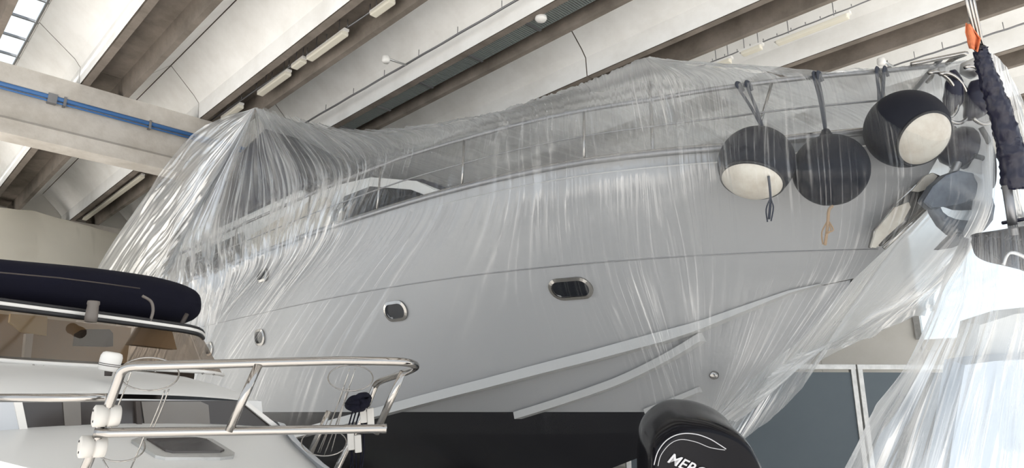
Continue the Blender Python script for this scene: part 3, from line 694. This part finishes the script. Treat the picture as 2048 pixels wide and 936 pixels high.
# port half: same ridge, over the port rail and down
K_p = []
hem = {16: (1415, 915, 7.0), 17: (1440, 905, 7.05), 18: (1466, 892, 7.1), 19: (1493, 874, 7.2), 20: (1520, 853, 7.25), 21: (1545, 835, 7.3), 22: (1575, 805, 7.3), 23: (1602, 778, 7.3), 24: (1625, 735, 7.2)}
for i, c in enumerate(K_s):
    if i < 2: x = c[1][0]; K_p.append([c[0], c[1] + [-.2, 2.0, .5], c[1] + [-.3, 4.2, .2], c[2] + [0, 5.0, -.6], c[3] + [0, 5.4, -.8], c[4] + [0, 5.4, -1]]); continue
    if i == len(K_s) - 1: K_p.append([q.copy() for q in c]); continue
    x = min(c[1][0], -1.25); T = c[0]; h1 = float(hs(x))
    R_ = np.array([x, YC + h1 + .02, float(zR(x)) + .02]); S_ = np.array([x, YC + h1 + .12, float(zS(x)) - .15])
    if i in hem:
        B_ = atY(*hem[i]); M_ = S_ * .55 + B_ * .45 + [0, .05, 0]; L_ = S_ * .2 + B_ * .8
    else: M_ = np.array([x - .2, YC + h1 + .12, 3.0]); L_ = np.array([x - .6, YC + h1 + .1, 2.1]); B_ = np.array([x - 1.0, YC + h1 * .8, 1.5])
    K_p.append([T, R_, S_, M_, L_, B_])
Gp, Hp, _ = drape(K_p, [[.75, .85, .85, .7, .5, .5]] * len(K_p), [[.5, .4, .4, .5, .6, .6]] * len(K_p), 620, 70, 300, [(64, 3, .3, .12), (190, 4, .4, .08)], streak=.7)
grid('port_film', Gp, FILM, sheet, Hp)
# ================================================================== SMALL CRUISER IN FRONT
NX, NY = -.33, 2.3; AX, AY = -.86, .51; QX, QY = .51, .86
def cr(t, w_, z): return W(NX + t * AX + w_ * QX, NY + t * AY + w_ * QY, z)
cA = W(AX, AY, 0); cQ = W(QX, QY, 0); cN = W(NX, NY, 0)
def onT(px, py, t):
    """a sight line met with the cruiser's athwartships plane t metres aft of the pulpit nose"""
    r = ray(px, py); o = cN + cA * t; nrm = np.cross(cQ, [0, 0, 1]); D = float((o - C0)[:2] @ nrm[:2]) / float(r[:2] @ nrm[:2]); return C0 + r * D
cz = empty('small_cruiser', cr(2, 0, .7), 'small white motor cruiser with navy canvas and brown windscreen in front', 'boat')
# foredeck, coachroof and hull as lofts of athwartships sections
def loft(name, secs, m, parent, cap=False, smooth=True):
    V = []; Fc = []; k = len(secs[0])
    for s_ in secs: V += list(s_)
    for i in range(len(secs) - 1):
        for j in range(k - 1): Fc.append((i * k + j, i * k + j + 1, (i + 1) * k + j + 1, (i + 1) * k + j))
    if cap: Fc += [tuple(range(k)), tuple(range((len(secs) - 1) * k, len(secs) * k))[::-1]]
    return pyd(name, V, Fc, m, parent, smooth)
TT = [.05, .3, .6, .85, 1.2, 1.52, 2.0, 2.6, 3.4, 4.4]; HW = [.04, .20, .34, .45, .62, .80, .95, 1.05, 1.12, 1.12]; ZE = [1.33, 1.36, 1.41, 1.46, 1.54, 1.62, 1.66, 1.68, 1.70, 1.70]
ctr = -.02
secs = []
for t, h_, z in zip(TT, HW, ZE): secs.append([cr(t, ctr + h_ * f, z + .035 * (1 - f * f)) for f in np.linspace(-1, 1, 11)])
loft('foredeck', secs, GEL, cz)
for sg in (1, -1):
    secs = []
    for t, h_, z in zip(TT, HW, ZE): secs.append([cr(t + dt, ctr + sg * h_ * f, zz) for f, zz, dt in ((1, z, 0), (1.02, z - .05, 0), (.9, z - .3, .05), (.6, .95, .25), (0, .7, .5))])
    loft('hull', secs, GEL, cz)
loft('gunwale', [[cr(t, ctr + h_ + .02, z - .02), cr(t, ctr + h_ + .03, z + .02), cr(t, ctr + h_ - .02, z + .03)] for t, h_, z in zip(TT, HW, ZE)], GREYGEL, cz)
# coachroof front with a band of three windows, then the sloping roof
tW = 1.52
zw0, zw1 = 1.615, 1.775
wl = .66
P_l = onT(28, 804, tW); P_r = onT(522, 803, tW)
def wOf(p): return float((p - cN) @ cQ)
wL, wR = wOf(P_l) - .25, wOf(P_r)
roof = []
for t, dz, e in ((tW, 0, 0), (tW + .02, .012, 0), (1.9, .085, .07), (2.34, .16, .10), (2.6, .17, .10)):
    roof.append([cr(t + .10 * f * f * 0, wL + (wR + e - wL) * (f + 1) / 2, zw1 + dz + .03 * (1 - abs(f) ** 2.5) - .03) for f in np.linspace(-1, 1, 13)])
loft('coachroof', roof, GEL, cz)
fr = [[cr(tW - .004, wL, zw0 - .03), cr(tW - .004, wR + .04, zw0 - .03)], [cr(tW - .004, wL, zw1 - .02), cr(tW - .004, wR - .0, zw1 - .02)]]
loft('coachroof_front', fr, GEL, cz, smooth=False)
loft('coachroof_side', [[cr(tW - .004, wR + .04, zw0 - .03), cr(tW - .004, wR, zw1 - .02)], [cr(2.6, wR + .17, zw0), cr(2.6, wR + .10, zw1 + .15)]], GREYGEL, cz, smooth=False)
def pxquad(name, pts, t, th, m, parent):
    P = [onT(x, y, t) for x, y in pts]; bm = bmesh.new(); d = Vector(-cA * th)
    A = [bm.verts.new(Vector(p)) for p in P]; B = [bm.verts.new(v.co + d) for v in A]; n = len(A); bm.faces.new(A); bm.faces.new(B[::-1])
    for i in range(n): bm.faces.new((A[i], B[i], B[(i + 1) % n], A[(i + 1) % n]))
    return bmo(name, bm, m, parent)
BRGL = mat('smoked_glass', (.05, .043, .04), .12, spec=.5)
BRGL2 = mat('smoked_glass_pale', (.17, .155, .14), .2, spec=.5)
wf = pxquad('front_window', [(40, 801), (484, 801), (545, 858), (52, 864)], tW - .005, .006, BRGL, cz)
for nm, pts, m_ in (('pane', [(125, 804), (160, 804), (162, 861), (130, 861)], BRGL2), ('pane', [(282, 803), (400, 803), (416, 810), (420, 858), (290, 860)], BRGL2)):
    o = pxquad(nm, pts, tW - .012, .004, m_, cz)
for pts in ([(24, 802), (41, 802), (54, 866), (38, 867)], [(480, 803), (492, 803), (562, 857), (548, 858)], [(268, 803), (277, 803), (282, 861), (272, 861)]):
    pxquad('window_frame', pts, tW - .014, .012, WHITEP if pts[0][0] != 268 else TEAK, cz)
pxquad('window_frame', [(40, 858), (548, 853), (556, 860), (44, 868)], tW - .014, .012, WHITEP, cz)
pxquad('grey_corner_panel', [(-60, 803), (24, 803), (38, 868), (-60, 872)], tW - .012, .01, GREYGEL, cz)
# hatch on the foredeck
def onZ(px, py, z): return atZ(px, py, z)
def onDeck(px, py):
    r = ray(px, py)
    for D in np.linspace(1.5, 6, 1800):
        p = C0 + r * D; t = float((p - cN) @ cA); w_ = wOf(p) - ctr
        h_ = np.interp(t, TT, HW); z = np.interp(t, TT, ZE) + .035 * (1 - min(1, (w_ / max(h_, .05)) ** 2))
        if p[2] <= z: return p
    return C0 + r * 4
def decksolid(name, pts, lift, th, m, bev=.004):
    P = [onDeck(x, y) for x, y in pts]; bm = bmesh.new()
    A = [bm.verts.new(Vector(p + [0, 0, lift])) for p in P]; B = [bm.verts.new(v.co - Vector((0, 0, th))) for v in A]; n = len(A); bm.faces.new(A); bm.faces.new(B[::-1])
    for i in range(n): bm.faces.new((A[i], B[i], B[(i + 1) % n], A[(i + 1) % n]))
    return bmo(name, bm, m, cz)
decksolid('hatch_frame', [(262, 886), (278, 880), (380, 879), (424, 883), (469, 911), (466, 918), (440, 921), (330, 921), (310, 917)], .012, .03, ALU)
decksolid('hatch_glass', [(292, 886), (392, 883), (412, 886), (448, 908), (440, 911), (345, 912), (330, 909)], .018, .01, BRGL)
# windscreen: bottom line, top line, curved corner at the far end
bl = [onT(-150, 700, 2.3), onT(0, 721, 2.3), onT(200, 733, 2.3), onT(380, 742, 2.3), onT(418, 745, 2.3), onT(438, 748, 2.42), onT(446, 750, 2.7)]
tl = [onT(-150, 596, 2.5), onT(0, 615, 2.5), onT(200, 640, 2.5), onT(350, 660, 2.5), onT(385, 666, 2.5), onT(400, 671, 2.58), onT(406, 677, 2.8)]
bl, tl = catmull(bl, 6), catmull(tl, 6)
ws = loft('windscreen_glass', [bl, tl], TINT, cz)
tube('windscreen_rail', [p + [0, 0, .02] for p in tl], .013, WHITEP, cz, 8); tube('windscreen_rail', [p + [0, 0, .002] for p in tl], .014, BLACKR, cz, 8)
tube('windscreen_rail', [p + [0, 0, .04] for p in tl], .009, BLACKR, cz, 8)
tube('windscreen_sill', bl, .012, WHITEP, cz, 8)
for px, py in ((66, 731), (86, 733), (290, 741), (310, 743), (405, 747), (427, 749)):
    q = onT(px, py, 2.27); lathe('stud', [(.006, 0), (.005, .008)], q, -cA, STEEL, cz, 8)
# helm, seats and yellow panel seen through the glass
dash = loft('helm_console', [[cr(2.62, -1.0, z), cr(2.62, 1.0, z)] for z in (1.7, 1.98)] + [[cr(3.1, -1.0, 2.0), cr(3.1, 1.0, 2.0)]], TEAK, cz)
bulk = loft('cabin_bulkhead', [[cr(3.5, -1.2, z), cr(3.5, 1.05, z)] for z in (1.7, 2.30)], BEIGE, cz)
pxquad('yellow_panel', [(18, 628), (92, 634), (90, 672), (40, 664), (16, 645)], 3.4, .02, YELL, cz)  # panel standing in for a warm bright patch, brightness put into its colour
pxquad('seat_back', [(148, 668), (162, 660), (205, 660), (212, 668), (212, 694), (145, 692)], 3.0, .08, TEAK, cz)
pxquad('seat_back', [(250, 690), (270, 655), (330, 662), (340, 700)], 3.1, .08, BEIGE, cz)
pxquad('grab_post', [(47, 668), (62, 668), (56, 722), (42, 722)], 3.1, .03, WHITEP, cz)
# folded navy canvas top
cv_top = [(-160, 505), (0, 521), (120, 532), (200, 541), (280, 553), (340, 568), (372, 582), (386, 600)]
cv_bot = [(-160, 590), (0, 610), (120, 628), (200, 640), (280, 650), (340, 652), (372, 642), (388, 622)]
secs = []
for (xa, ya), (xb, yb) in zip(cv_top, cv_bot):
    a, b_ = onT(xa, ya, 2.95), onT(xb, yb, 2.95); c_ = (a + b_) / 2; h_ = (a - b_) / 2; dep = min(.42, np.linalg.norm(h_) * 1.6)
    secs.append([c_ + h_ * math.copysign(abs(math.sin(q)) ** .7, math.sin(q)) - cA * dep * math.copysign(abs(math.cos(q)) ** .8, math.cos(q)) for q in np.linspace(0, 2 * math.pi, 25)])
secs = [np.array(s_) for s_ in catmull([np.array(s_) for s_ in secs], 4)]
o = loft('canvas_top', secs, NAVY, cz, cap=True)
tube('canvas_bow', catmull([onT(x, y, 2.5) for x, y in ((285, 592), (302, 603), (306, 622), (300, 643))], 5), .009, BRK, cz, 8)
tube('canvas_bow', [onT(374, 628, 2.6), onT(359, 656, 2.6)], .014, TEAK, cz, 8)
tube('canvas_seam', [onT(x, y, 2.48) for x, y in ((0, 545), (120, 556), (200, 566), (280, 577))], .004, TEAK, cz, 5)
lathe('nav_light', [(.03, 0), (.032, .03), (.028, .09), (.032, .10), (.03, .115)], onT(181, 644, 2.42), (0, 0, 1), BRK, cz, 12)
# horn on the coachroof
q = cr(1.75, 0, 1.8); q = onT(216, 752, 1.75)
hn = lathe('horn', [(.015, 0), (.018, .03)], q, (0, 0, 1), TEAK, cz, 12)
h2 = lathe('horn_trumpet', [(.034, -.035), (.042, -.03), (.046, .01), (.046, .03), (.04, .045), (.03, .05)], q + [0, 0, .058], (0.15, .1, 1), WHITEP, cz, 20)
for d in (-.012, -.004): lathe('horn_slot', [(.0455, d), (.0468, d + .0015), (.0455, d + .003)], q + [0, 0, .058], (0.15, .1, 1), TEAK, cz, 20)
# pulpit
def D_(pts): return [atD(*p) for p in pts]
R_t = .0145
near = D_([(140, 1010, 2.08), (178, 920, 2.08), (208, 838, 2.08), (236, 762, 2.08)]) ; near = near + catmull(D_([(236, 762, 2.08), (243, 744, 2.08), (256, 735, 2.08), (276, 732, 2.08)]), 4)[1:]
far = D_([(770, 722.5, 2.32), (805, 724, 2.36), (826, 728, 2.42), (831, 734, 2.52), (816, 742, 2.66), (792, 751, 2.86), (766, 760, 3.05), (753, 768, 3.1), (745, 785, 3.1), (730, 820, 3.08), (690, 905, 3.04), (650, 985, 3.0)])
path = near + D_([(420, 728.5, 2.13), (560, 724.5, 2.2), (680, 721.5, 2.27)]) + catmull(far, 4)
tube('pulpit_rail', path, R_t, STEEL, cz, 12)
tube('lower_rail', catmull(D_([(190, 866, 2.06), (420, 862.5, 2.13), (600, 860, 2.2), (745, 857.5, 2.3), (770, 857, 2.32)]), 5), R_t, STEEL, cz, 12)
tube('rail_cap', D_([(764, 857, 2.318), (773, 857, 2.322)]), R_t * 1.08, STEEL, cz, 12)
tube('side_rail', D_([(-40, 796, 2.2), (100, 796, 2.2), (214, 795, 2.2)]), .0135, STEEL, cz, 12)
tube('stanchion', D_([(458, 862, 2.135), (517, 729, 2.17)]), .0135, STEEL, cz, 12)
tube('stanchion', D_([(752, 866, 2.75), (806, 744, 2.70)]), .0145, STEEL, cz, 12)
tube('stanchion', D_([(620, 908, 3.2), (658, 822, 3.25)]), .014, STEEL, cz, 12)
# wire fender baskets with clamps
def basket(cu, ru, cl, rl, D, wires, clamps, label, slab=False):
    e = empty('fender_basket', atD(*cu, D), label, 'fender basket')
    for (cx, cy), (rx, ry) in ((cu, ru), (cl, rl)):
        tube('hoop', [atD(cx + rx * math.cos(a), cy + ry * math.sin(a), D - .08 * math.sin(a)) for a in np.linspace(0, 2 * math.pi, 41)[:-1]], .0028, STEEL, e, 6, closed=True)
    for a, b_ in wires: tube('wire', catmull(D_([(*a, D - .02), ((a[0] + b_[0]) / 2 + 1, (a[1] + b_[1]) / 2, D - .03), (*b_, D - .02)]), 4), .0025, STEEL, e, 6)
    for cx, cy in clamps:
        c_ = atD(cx, cy, D - .22 if not slab else D - .02); rvec = W(.9, .35, -.05); rvec /= np.linalg.norm(rvec)
        if not slab:
            ax = W(-.75, -.65, .0); ax /= np.linalg.norm(ax)
            cl_ = lathe('clamp', [(.028, -.035), (.033, -.032), (.033, -.003), (.029, -.002), (.029, .002), (.033, .003), (.033, .034), (.028, .037)], c_, ax, CLAMP, e, 24)
            for s_ in (-1, 1): lathe('screw', [(.004, 0), (.003, .002)], c_ + ax * .037 + np.array([0, 0, .016 * s_]) + np.cross(ax, [0, 0, 1]) * .008 * s_, ax, BLACKR, e, 8)
        else:
            for dx, dy in ((-7, -2), (7, 3)):
                box('clamp', atD(cx + dx, cy + dy, D - .02), (.030, .035, .075), CLAMP, e, frameR(W(.9, .2, .1), z=W(.3, 0, .95)), .005)
    return e
basket((298, 748), (60, 33), (238, 892), (52, 31), 2.3, [((264, 738), (232, 822)), ((330, 780), (298, 860)), ((338, 778), (305, 860)), ((292, 862), (258, 945)), ((232, 822), (216, 870)), ((206, 920), (222, 950))], [(214, 832), (186, 893)], 'steel wire fender basket on round white clamps at the near pulpit post')
basket((701, 756), (45, 26), (648, 885), (45, 27), 3.0, [((700, 737), (640, 905)), ((711, 737), (648, 912)), ((688, 777), (636, 905)), ((694, 777), (662, 905)), ((699, 778), (650, 905))], [(734, 830), (709, 884)], 'steel wire fender basket on square white clamps at the far pulpit post', True)
# coil of dark line at the far clamp
rp = empty('mooring_line', atD(716, 808, 2.98), 'black mooring line knotted round the far pulpit post', 'rope')
for i in range(4):
    cx, cy = 716 + 7 * math.cos(i * 2.1), 806 + 5 * math.sin(i * 1.7)
    tube('coil', [atD(cx + (10 + 3 * (i % 2)) * math.cos(a) + 5 * math.sin(a + i), cy + (5 + 2 * i) * math.sin(a), 2.95 + .05 * math.sin(2 * a + i)) for a in np.linspace(0, 2 * math.pi, 21)[:-1]], .014, NAVY, rp, 8, closed=True)
for i in range(5):
    x0 = 706 + i * 7; tube('tail', catmull(D_([(x0, 820, 2.97), (x0 - 8 + rng.uniform(-5, 5), 870, 3.0), (x0 - 3 + rng.uniform(-8, 8), 905, 3.0), (x0 - 10 + rng.uniform(-5, 5), 960, 3.0)]), 5), .0035, NAVY, rp, 5)
box('cradle', cr(2.6, ctr, .35), (.9, .5, .68), TEAK, cz)

# ================================================================== OUTBOARD MOTOR
ob = empty('outboard_motor', atD(1415, 1000, 2.4), 'glossy black outboard motor cowl with silver lettering at bottom of picture', 'outboard motor')
oc = [(1300, 1040), (1299, 980), (1301, 936), (1305, 905), (1318, 880), (1340, 861), (1366, 848), (1396, 846), (1430, 850), (1465, 862), (1490, 876), (1508, 893), (1521, 914), (1533, 940), (1543, 980), (1546, 1040)]
oc = [tuple(p) for p in catmull(oc, 3)]
cen = (1420, 980); DO = 2.35; nl = 18; secs = []
for i in range(nl + 1):
    q = math.sin(math.pi / 2 * (-1 + 2 * i / nl)); sc_ = (1 - abs(q) ** 6) ** .5 if abs(q) < 1 else 0; sc_ = .86 + .14 * sc_
    dep = .20 * q * 1.0
    # the far side is carried to the right so that the after face shows
    secs.append([atD(cen[0] + (x - cen[0]) * sc_ + (0 if q < 0 else 14 * q), cen[1] + (y - cen[1]) * (sc_ if y < cen[1] else 1), DO) + fw * (dep + .2) for x, y in oc])
cowl = loft('cowl', secs, COWL, ob, cap=True)
def onface(pts, lift): return [atD(cen[0] + (x - cen[0]), y, DO - lift) for x, y in pts]
# sculpted side panel edges, their highlights painted as thin silver lines
for pts, r_ in (([(1308, 930), (1316, 903), (1334, 880), (1360, 868), (1390, 868), (1418, 877), (1440, 890), (1452, 898)], .0045), ([(1316, 932), (1322, 910), (1340, 888), (1362, 879), (1392, 884), (1420, 895), (1450, 900)], .003)):
    tube('highlight_line', catmull(onface(pts, .001), 5), r_ * .4, SILVER, ob, 6)
pxpoly('side_decal', [(1328, 960), (1328, 948), (1340, 946), (1372, 962), (1372, 975)], DO - .003, .003, RED, ob, 0)
for i in range(4):
    x = 1466 + i * 7.5; pxpoly('louvre', [(x, 884 + i * 3), (x + 5, 886 + i * 3), (x + 10, 900 + i * 3.4), (x + 5, 899 + i * 3)], DO + .11, .02, COWLG, ob, .001)
fc = bpy.data.curves.new('lettering', 'FONT'); fc.body = 'MERCURY'; fc.size = .052; fc.extrude = .0015; fc.offset = .0007; fc.shear = .25; fc.space_character = 1.02
tmp = bpy.data.objects.new('tmp', fc); COL.objects.link(tmp); dg = bpy.context.evaluated_depsgraph_get(); dg.update()
me = bpy.data.meshes.new_from_object(tmp.evaluated_get(dg)); bpy.data.objects.remove(tmp)
me.name = 'lettering'
ang = math.radians(-25); xa = rt * math.cos(ang) + up * math.sin(ang); ya = -rt * math.sin(ang) + up * math.cos(ang); za = -fw
o3 = atD(1333, 923, DO - .006); Mx = Matrix.Identity(4)
for i in range(3): Mx[i][0] = xa[i]; Mx[i][1] = ya[i]; Mx[i][2] = za[i]; Mx[i][3] = o3[i]
me.transform(Mx); link('lettering', me, SILVER, ob)
box('midsection', atD(1425, 1180, DO + .2), (.22, .2, .75), COWL, ob)

# ================================================================== GREY PARTITION
pt_ = empty('grey_partition', atD(1700, 936, 9.6), 'dark grey metal partition panels with pale frames by the white wall', 'partition')
pr = W(1, .06, 0); pr /= np.linalg.norm(pr); top = atD(1700, 729, 9.6); zt = top[2]
xs_ = [-3.3, .07, 1.62, 3.1]
RP = frameR(pr)
for a, b_ in zip(xs_, xs_[1:]):
    c_ = top + pr * ((a + b_) / 2); c_[2] = zt / 2
    box('panel', c_ + [0, 0, -.03], (b_ - a - .14, .03, zt - .16), PANELG, pt_, RP)
    for q in (a + .05, b_ - .05):
        d = top + pr * q; d[2] = zt / 2; box('post', d, (.07, .07, zt), ALU, pt_, RP, .006)
    d = c_.copy(); d[2] = zt - .035; box('top_rail', d, (b_ - a - .02, .08, .07), ALU, pt_, RP, .006)

# ================================================================== WRAPPED BOAT AT THE RIGHT
rb = empty('wrapped_boat', atD(1950, 936, 5), 'pale blue boat beneath a navy canopy under plastic at the right', 'boat')
PALEB = mat('pale_blue_gelcoat', (.42, .50, .60), .35); PALEW = mat('pale_white_gelcoat', (.72, .73, .72), .4)
def slabpx(name, pts, D0, D1, m, th): 
    bm = bmesh.new(); n = len(pts); xs2 = [p[0] for p in pts]; lo, hi = min(xs2), max(xs2)
    A = [bm.verts.new(Vector(atD(x, y, D0 + (D1 - D0) * (x - lo) / (hi - lo)))) for x, y in pts]; B = [bm.verts.new(v.co + Vector(fw) * th) for v in A]
    bm.faces.new(A); bm.faces.new(B[::-1])
    for i in range(n): bm.faces.new((A[i], B[i], B[(i + 1) % n], A[(i + 1) % n]))
    bmesh.ops.triangulate(bm, faces=[f for f in bm.faces if len(f.verts) > 4])
    return bmo(name, bm, m, rb)
slabpx('hull', [(1930, 730), (1990, 722), (2100, 716), (2300, 712), (2300, 1100), (1880, 1100), (1902, 900)], 5.4, 4.9, PALEB, .25)
slabpx('deck_coaming', [(1960, 650), (2030, 628), (2300, 600), (2300, 712), (2100, 718), (2000, 724), (1945, 732)], 5.6, 5.1, PALEW, .25)
slabpx('hull_stripe', [(1929, 740), (1990, 728), (2100, 722), (2300, 718), (2300, 760), (2100, 768), (1990, 776), (1922, 790)], 5.37, 4.87, mat('blue_stripe', (.16, .25, .42), .35), .02)
cvp = catmull([(1942, 470), (1985, 462), (2048, 452), (2160, 440), (2300, 430), (2300, 640), (2160, 585), (2060, 546), (2010, 532), (1975, 524), (1952, 512), (1944, 492)], 3, True)
cps = [np.array([atD(x, y, 4.3 + .25 * math.sin((x + y) * .03)) for x, y in cvp]), np.array([atD(2050 + (x - 2050) * .96, 500 + (y - 500) * .9, 4.6) for x, y in cvp]), np.array([atD(2050 + (x - 2050) * .9, 500 + (y - 500) * .7, 5.4) for x, y in cvp])]
loft('canopy', [np.vstack([c_, c_[:1]]) for c_ in cps], NAVYP, rb, cap=True)
tube('canopy_bow', catmull(D_([(2006, 530, 4.2), (2020, 505, 4.2), (2060, 520, 4.2), (2120, 560, 4.2)]), 5), .012, STEELR, rb, 8)
tube('support_post', D_([(2013, 370, 4.35), (2021, 420, 4.35), (2028, 470, 4.35)]), .028, DSTEEL, rb, 10)
tube('side_bar', D_([(2005, 446, 4.5), (2060, 436, 4.5), (2150, 425, 4.5)]), .012, NAVYP, rb, 8)
ps = empty('flagstaff', atD(1990, 240, 4.35), 'steel flagstaff wrapped in crumpled navy canvas at the right edge', 'pole')
for dx, dx2 in ((-5, -4), (2, 2), (9, 7)): tube('tube', D_([(1931 + dx, -40, 4.35), (1938 + dx, 0, 4.35), (1960 + dx2, 100, 4.35)]), .010, STEEL, ps, 8)
pathp = catmull([(1959, 94), (1966, 120), (1980, 165), (1998, 215), (2014, 270), (2024, 320), (2029, 378)], 10); rp_ = np.interp(np.linspace(0, 1, len(pathp)), [0, .08, .3, .55, .8, 1], [7, 12, 16, 20, 23, 20]) * 4.35 / F
tw = bmesh.new(); add_tube(tw, [atD(x, y, 4.35) for x, y in pathp], [r * (1 + .05 * math.sin(i * .7)) for i, r in enumerate(rp_)], 26)
for v in tw.verts: v.co += Vector(rng.normal(0, .004, 3))
bmo('canvas_wrap', tw, NAVYP, ps, True)
lathe('wrap_collar', [(.026, -.02), (.03, 0), (.026, .02)], atD(1960, 98, 4.35), up, BLACKR, ps, 14)
fl = empty('flag', atD(1945, 80, 4.3), 'furled orange flag on the flagstaff at upper right', 'flag')
G = np.zeros((9, 9, 3))
for i in range(9):
    for j in range(9):
        a, b_ = i / 8, j / 8; x0 = 1934 + 1 * a * 0; xl = np.interp(a, [0, .4, 1], [1931, 1930, 1940]); xr = np.interp(a, [0, .5, 1], [1942, 1962, 1956]); yl = 46 + 50 * a; yr = 50 + 54 * a
        G[i, j] = atD(xl + (xr - xl) * b_, yl + (yr - yl) * b_, 4.30 + .025 * math.sin(b_ * 9 + a * 2))
o = grid('cloth', G, ORANGE, fl); sm = o.modifiers.new('thick', 'SOLIDIFY'); sm.thickness = .006
# plastic over that boat
rs = empty('right_plastic_sheet', atD(1900, 700, 4.2), 'clear plastic sheet spread like a tent over the boat at the right', 'plastic sheet')
KR = []
tops = [((1946, 482), 4.45, (1690, 945), 4.55), ((1944, 474), 4.15, (1735, 960), 3.8), ((1950, 470), 4.1, (1800, 1010), 3.7), ((1985, 461), 4.05, (1880, 1050), 3.6), ((2030, 455), 4.05, (1980, 1060), 3.55), ((2090, 447), 4.0, (2120, 1060), 3.5), ((2200, 436), 4.0, (2300, 1060), 3.5)]
for (a, da, b_, db) in tops:
    A, B = atD(*a, da), atD(*b_, db); m1_ = A * .78 + B * .22 - fw * .10 * (1 if da < 4.3 else 0); m2_ = A * .5 + B * .5 - fw * .06; m3_ = A * .25 + B * .75 - fw * .02
    KR.append([A, m1_, m2_, m3_, B])
Gr, Hr, _ = drape(KR, [[.6, .5, .5, .5, .5]] * 2 + [[.12, .34, .42, .46, .5]] * 5, [[.9, .9, .8, .8, .8]] * 7, 700, 120, 700, [(9, 2, .4, .15), (28, 3, .35, .06), (80, 3, .2, .02)], kt=[0, .22, .5, .75, 1.], streak=.6)
grid('film', Gr, FILM, rs, Hr)
# film hanging behind the staff at the right edge
Kb = []
for a, b_ in (((1972, 100), (2030, 480)), ((1985, 108), (2050, 480)), ((2020, 150), (2100, 480)), ((2060, 230), (2160, 480)), ((2100, 300), (2260, 480))):
    A, B = atD(*a, 4.55), atD(*b_, 4.6); Kb.append([A, A * .7 + B * .3, A * .4 + B * .6, B])
Gb, Hb, _ = drape(Kb, [[.5, .5, .5, .5]] * 5, [[.8] * 4] * 5, 160, 60, 900, [(10, 3, .4, .06), (30, 4, .4, .03)], kt=[0, .3, .6, 1.], streak=.6)
grid('film', Gb, FILM, rs, Hb)

# ================================================================== WRAPPED BOAT FAR LEFT
bb = empty('distant_wrapped_boat', atX(100, 480, -22), 'boat wrapped in beige plastic far back at the left, below the roof', 'boat')
Kl = []
for a, b_ in (((-160, 385), (-160, 700)), ((0, 418), (-10, 700)), ((60, 424), (60, 700)), ((120, 438), (110, 700)), ((180, 456), (190, 700)), ((236, 470), (250, 700)), ((330, 500), (360, 700))):
    A, B = atX(*a, -23.5), atX(*b_, -21.5); Kl.append([A + [-2, 0, .05], A, A * .6 + B * .4 + [.5, 0, 0], B])
Gl, Hl, _ = drape(Kl, [[.9] * 4] * 7, [[.7] * 4] * 7, 240, 60, 1200, [(4, 8, .10, .5), (7, 14, .10, .3)], kt=[0, .15, .55, 1.], streak=0)
grid('beige_film', Gl, FILMB, bb, np.clip(Hl + .25, .6, .95))
P_ = [atX(x, y, -24.5) for x, y in ((-160, 430), (0, 450), (150, 480), (330, 530))]
loft('hull', [[p * [1, 1, 0] + [0, 0, .8] for p in P_], P_, [p + [-1.8, 0, 0] for p in P_]], PALEW, bb)
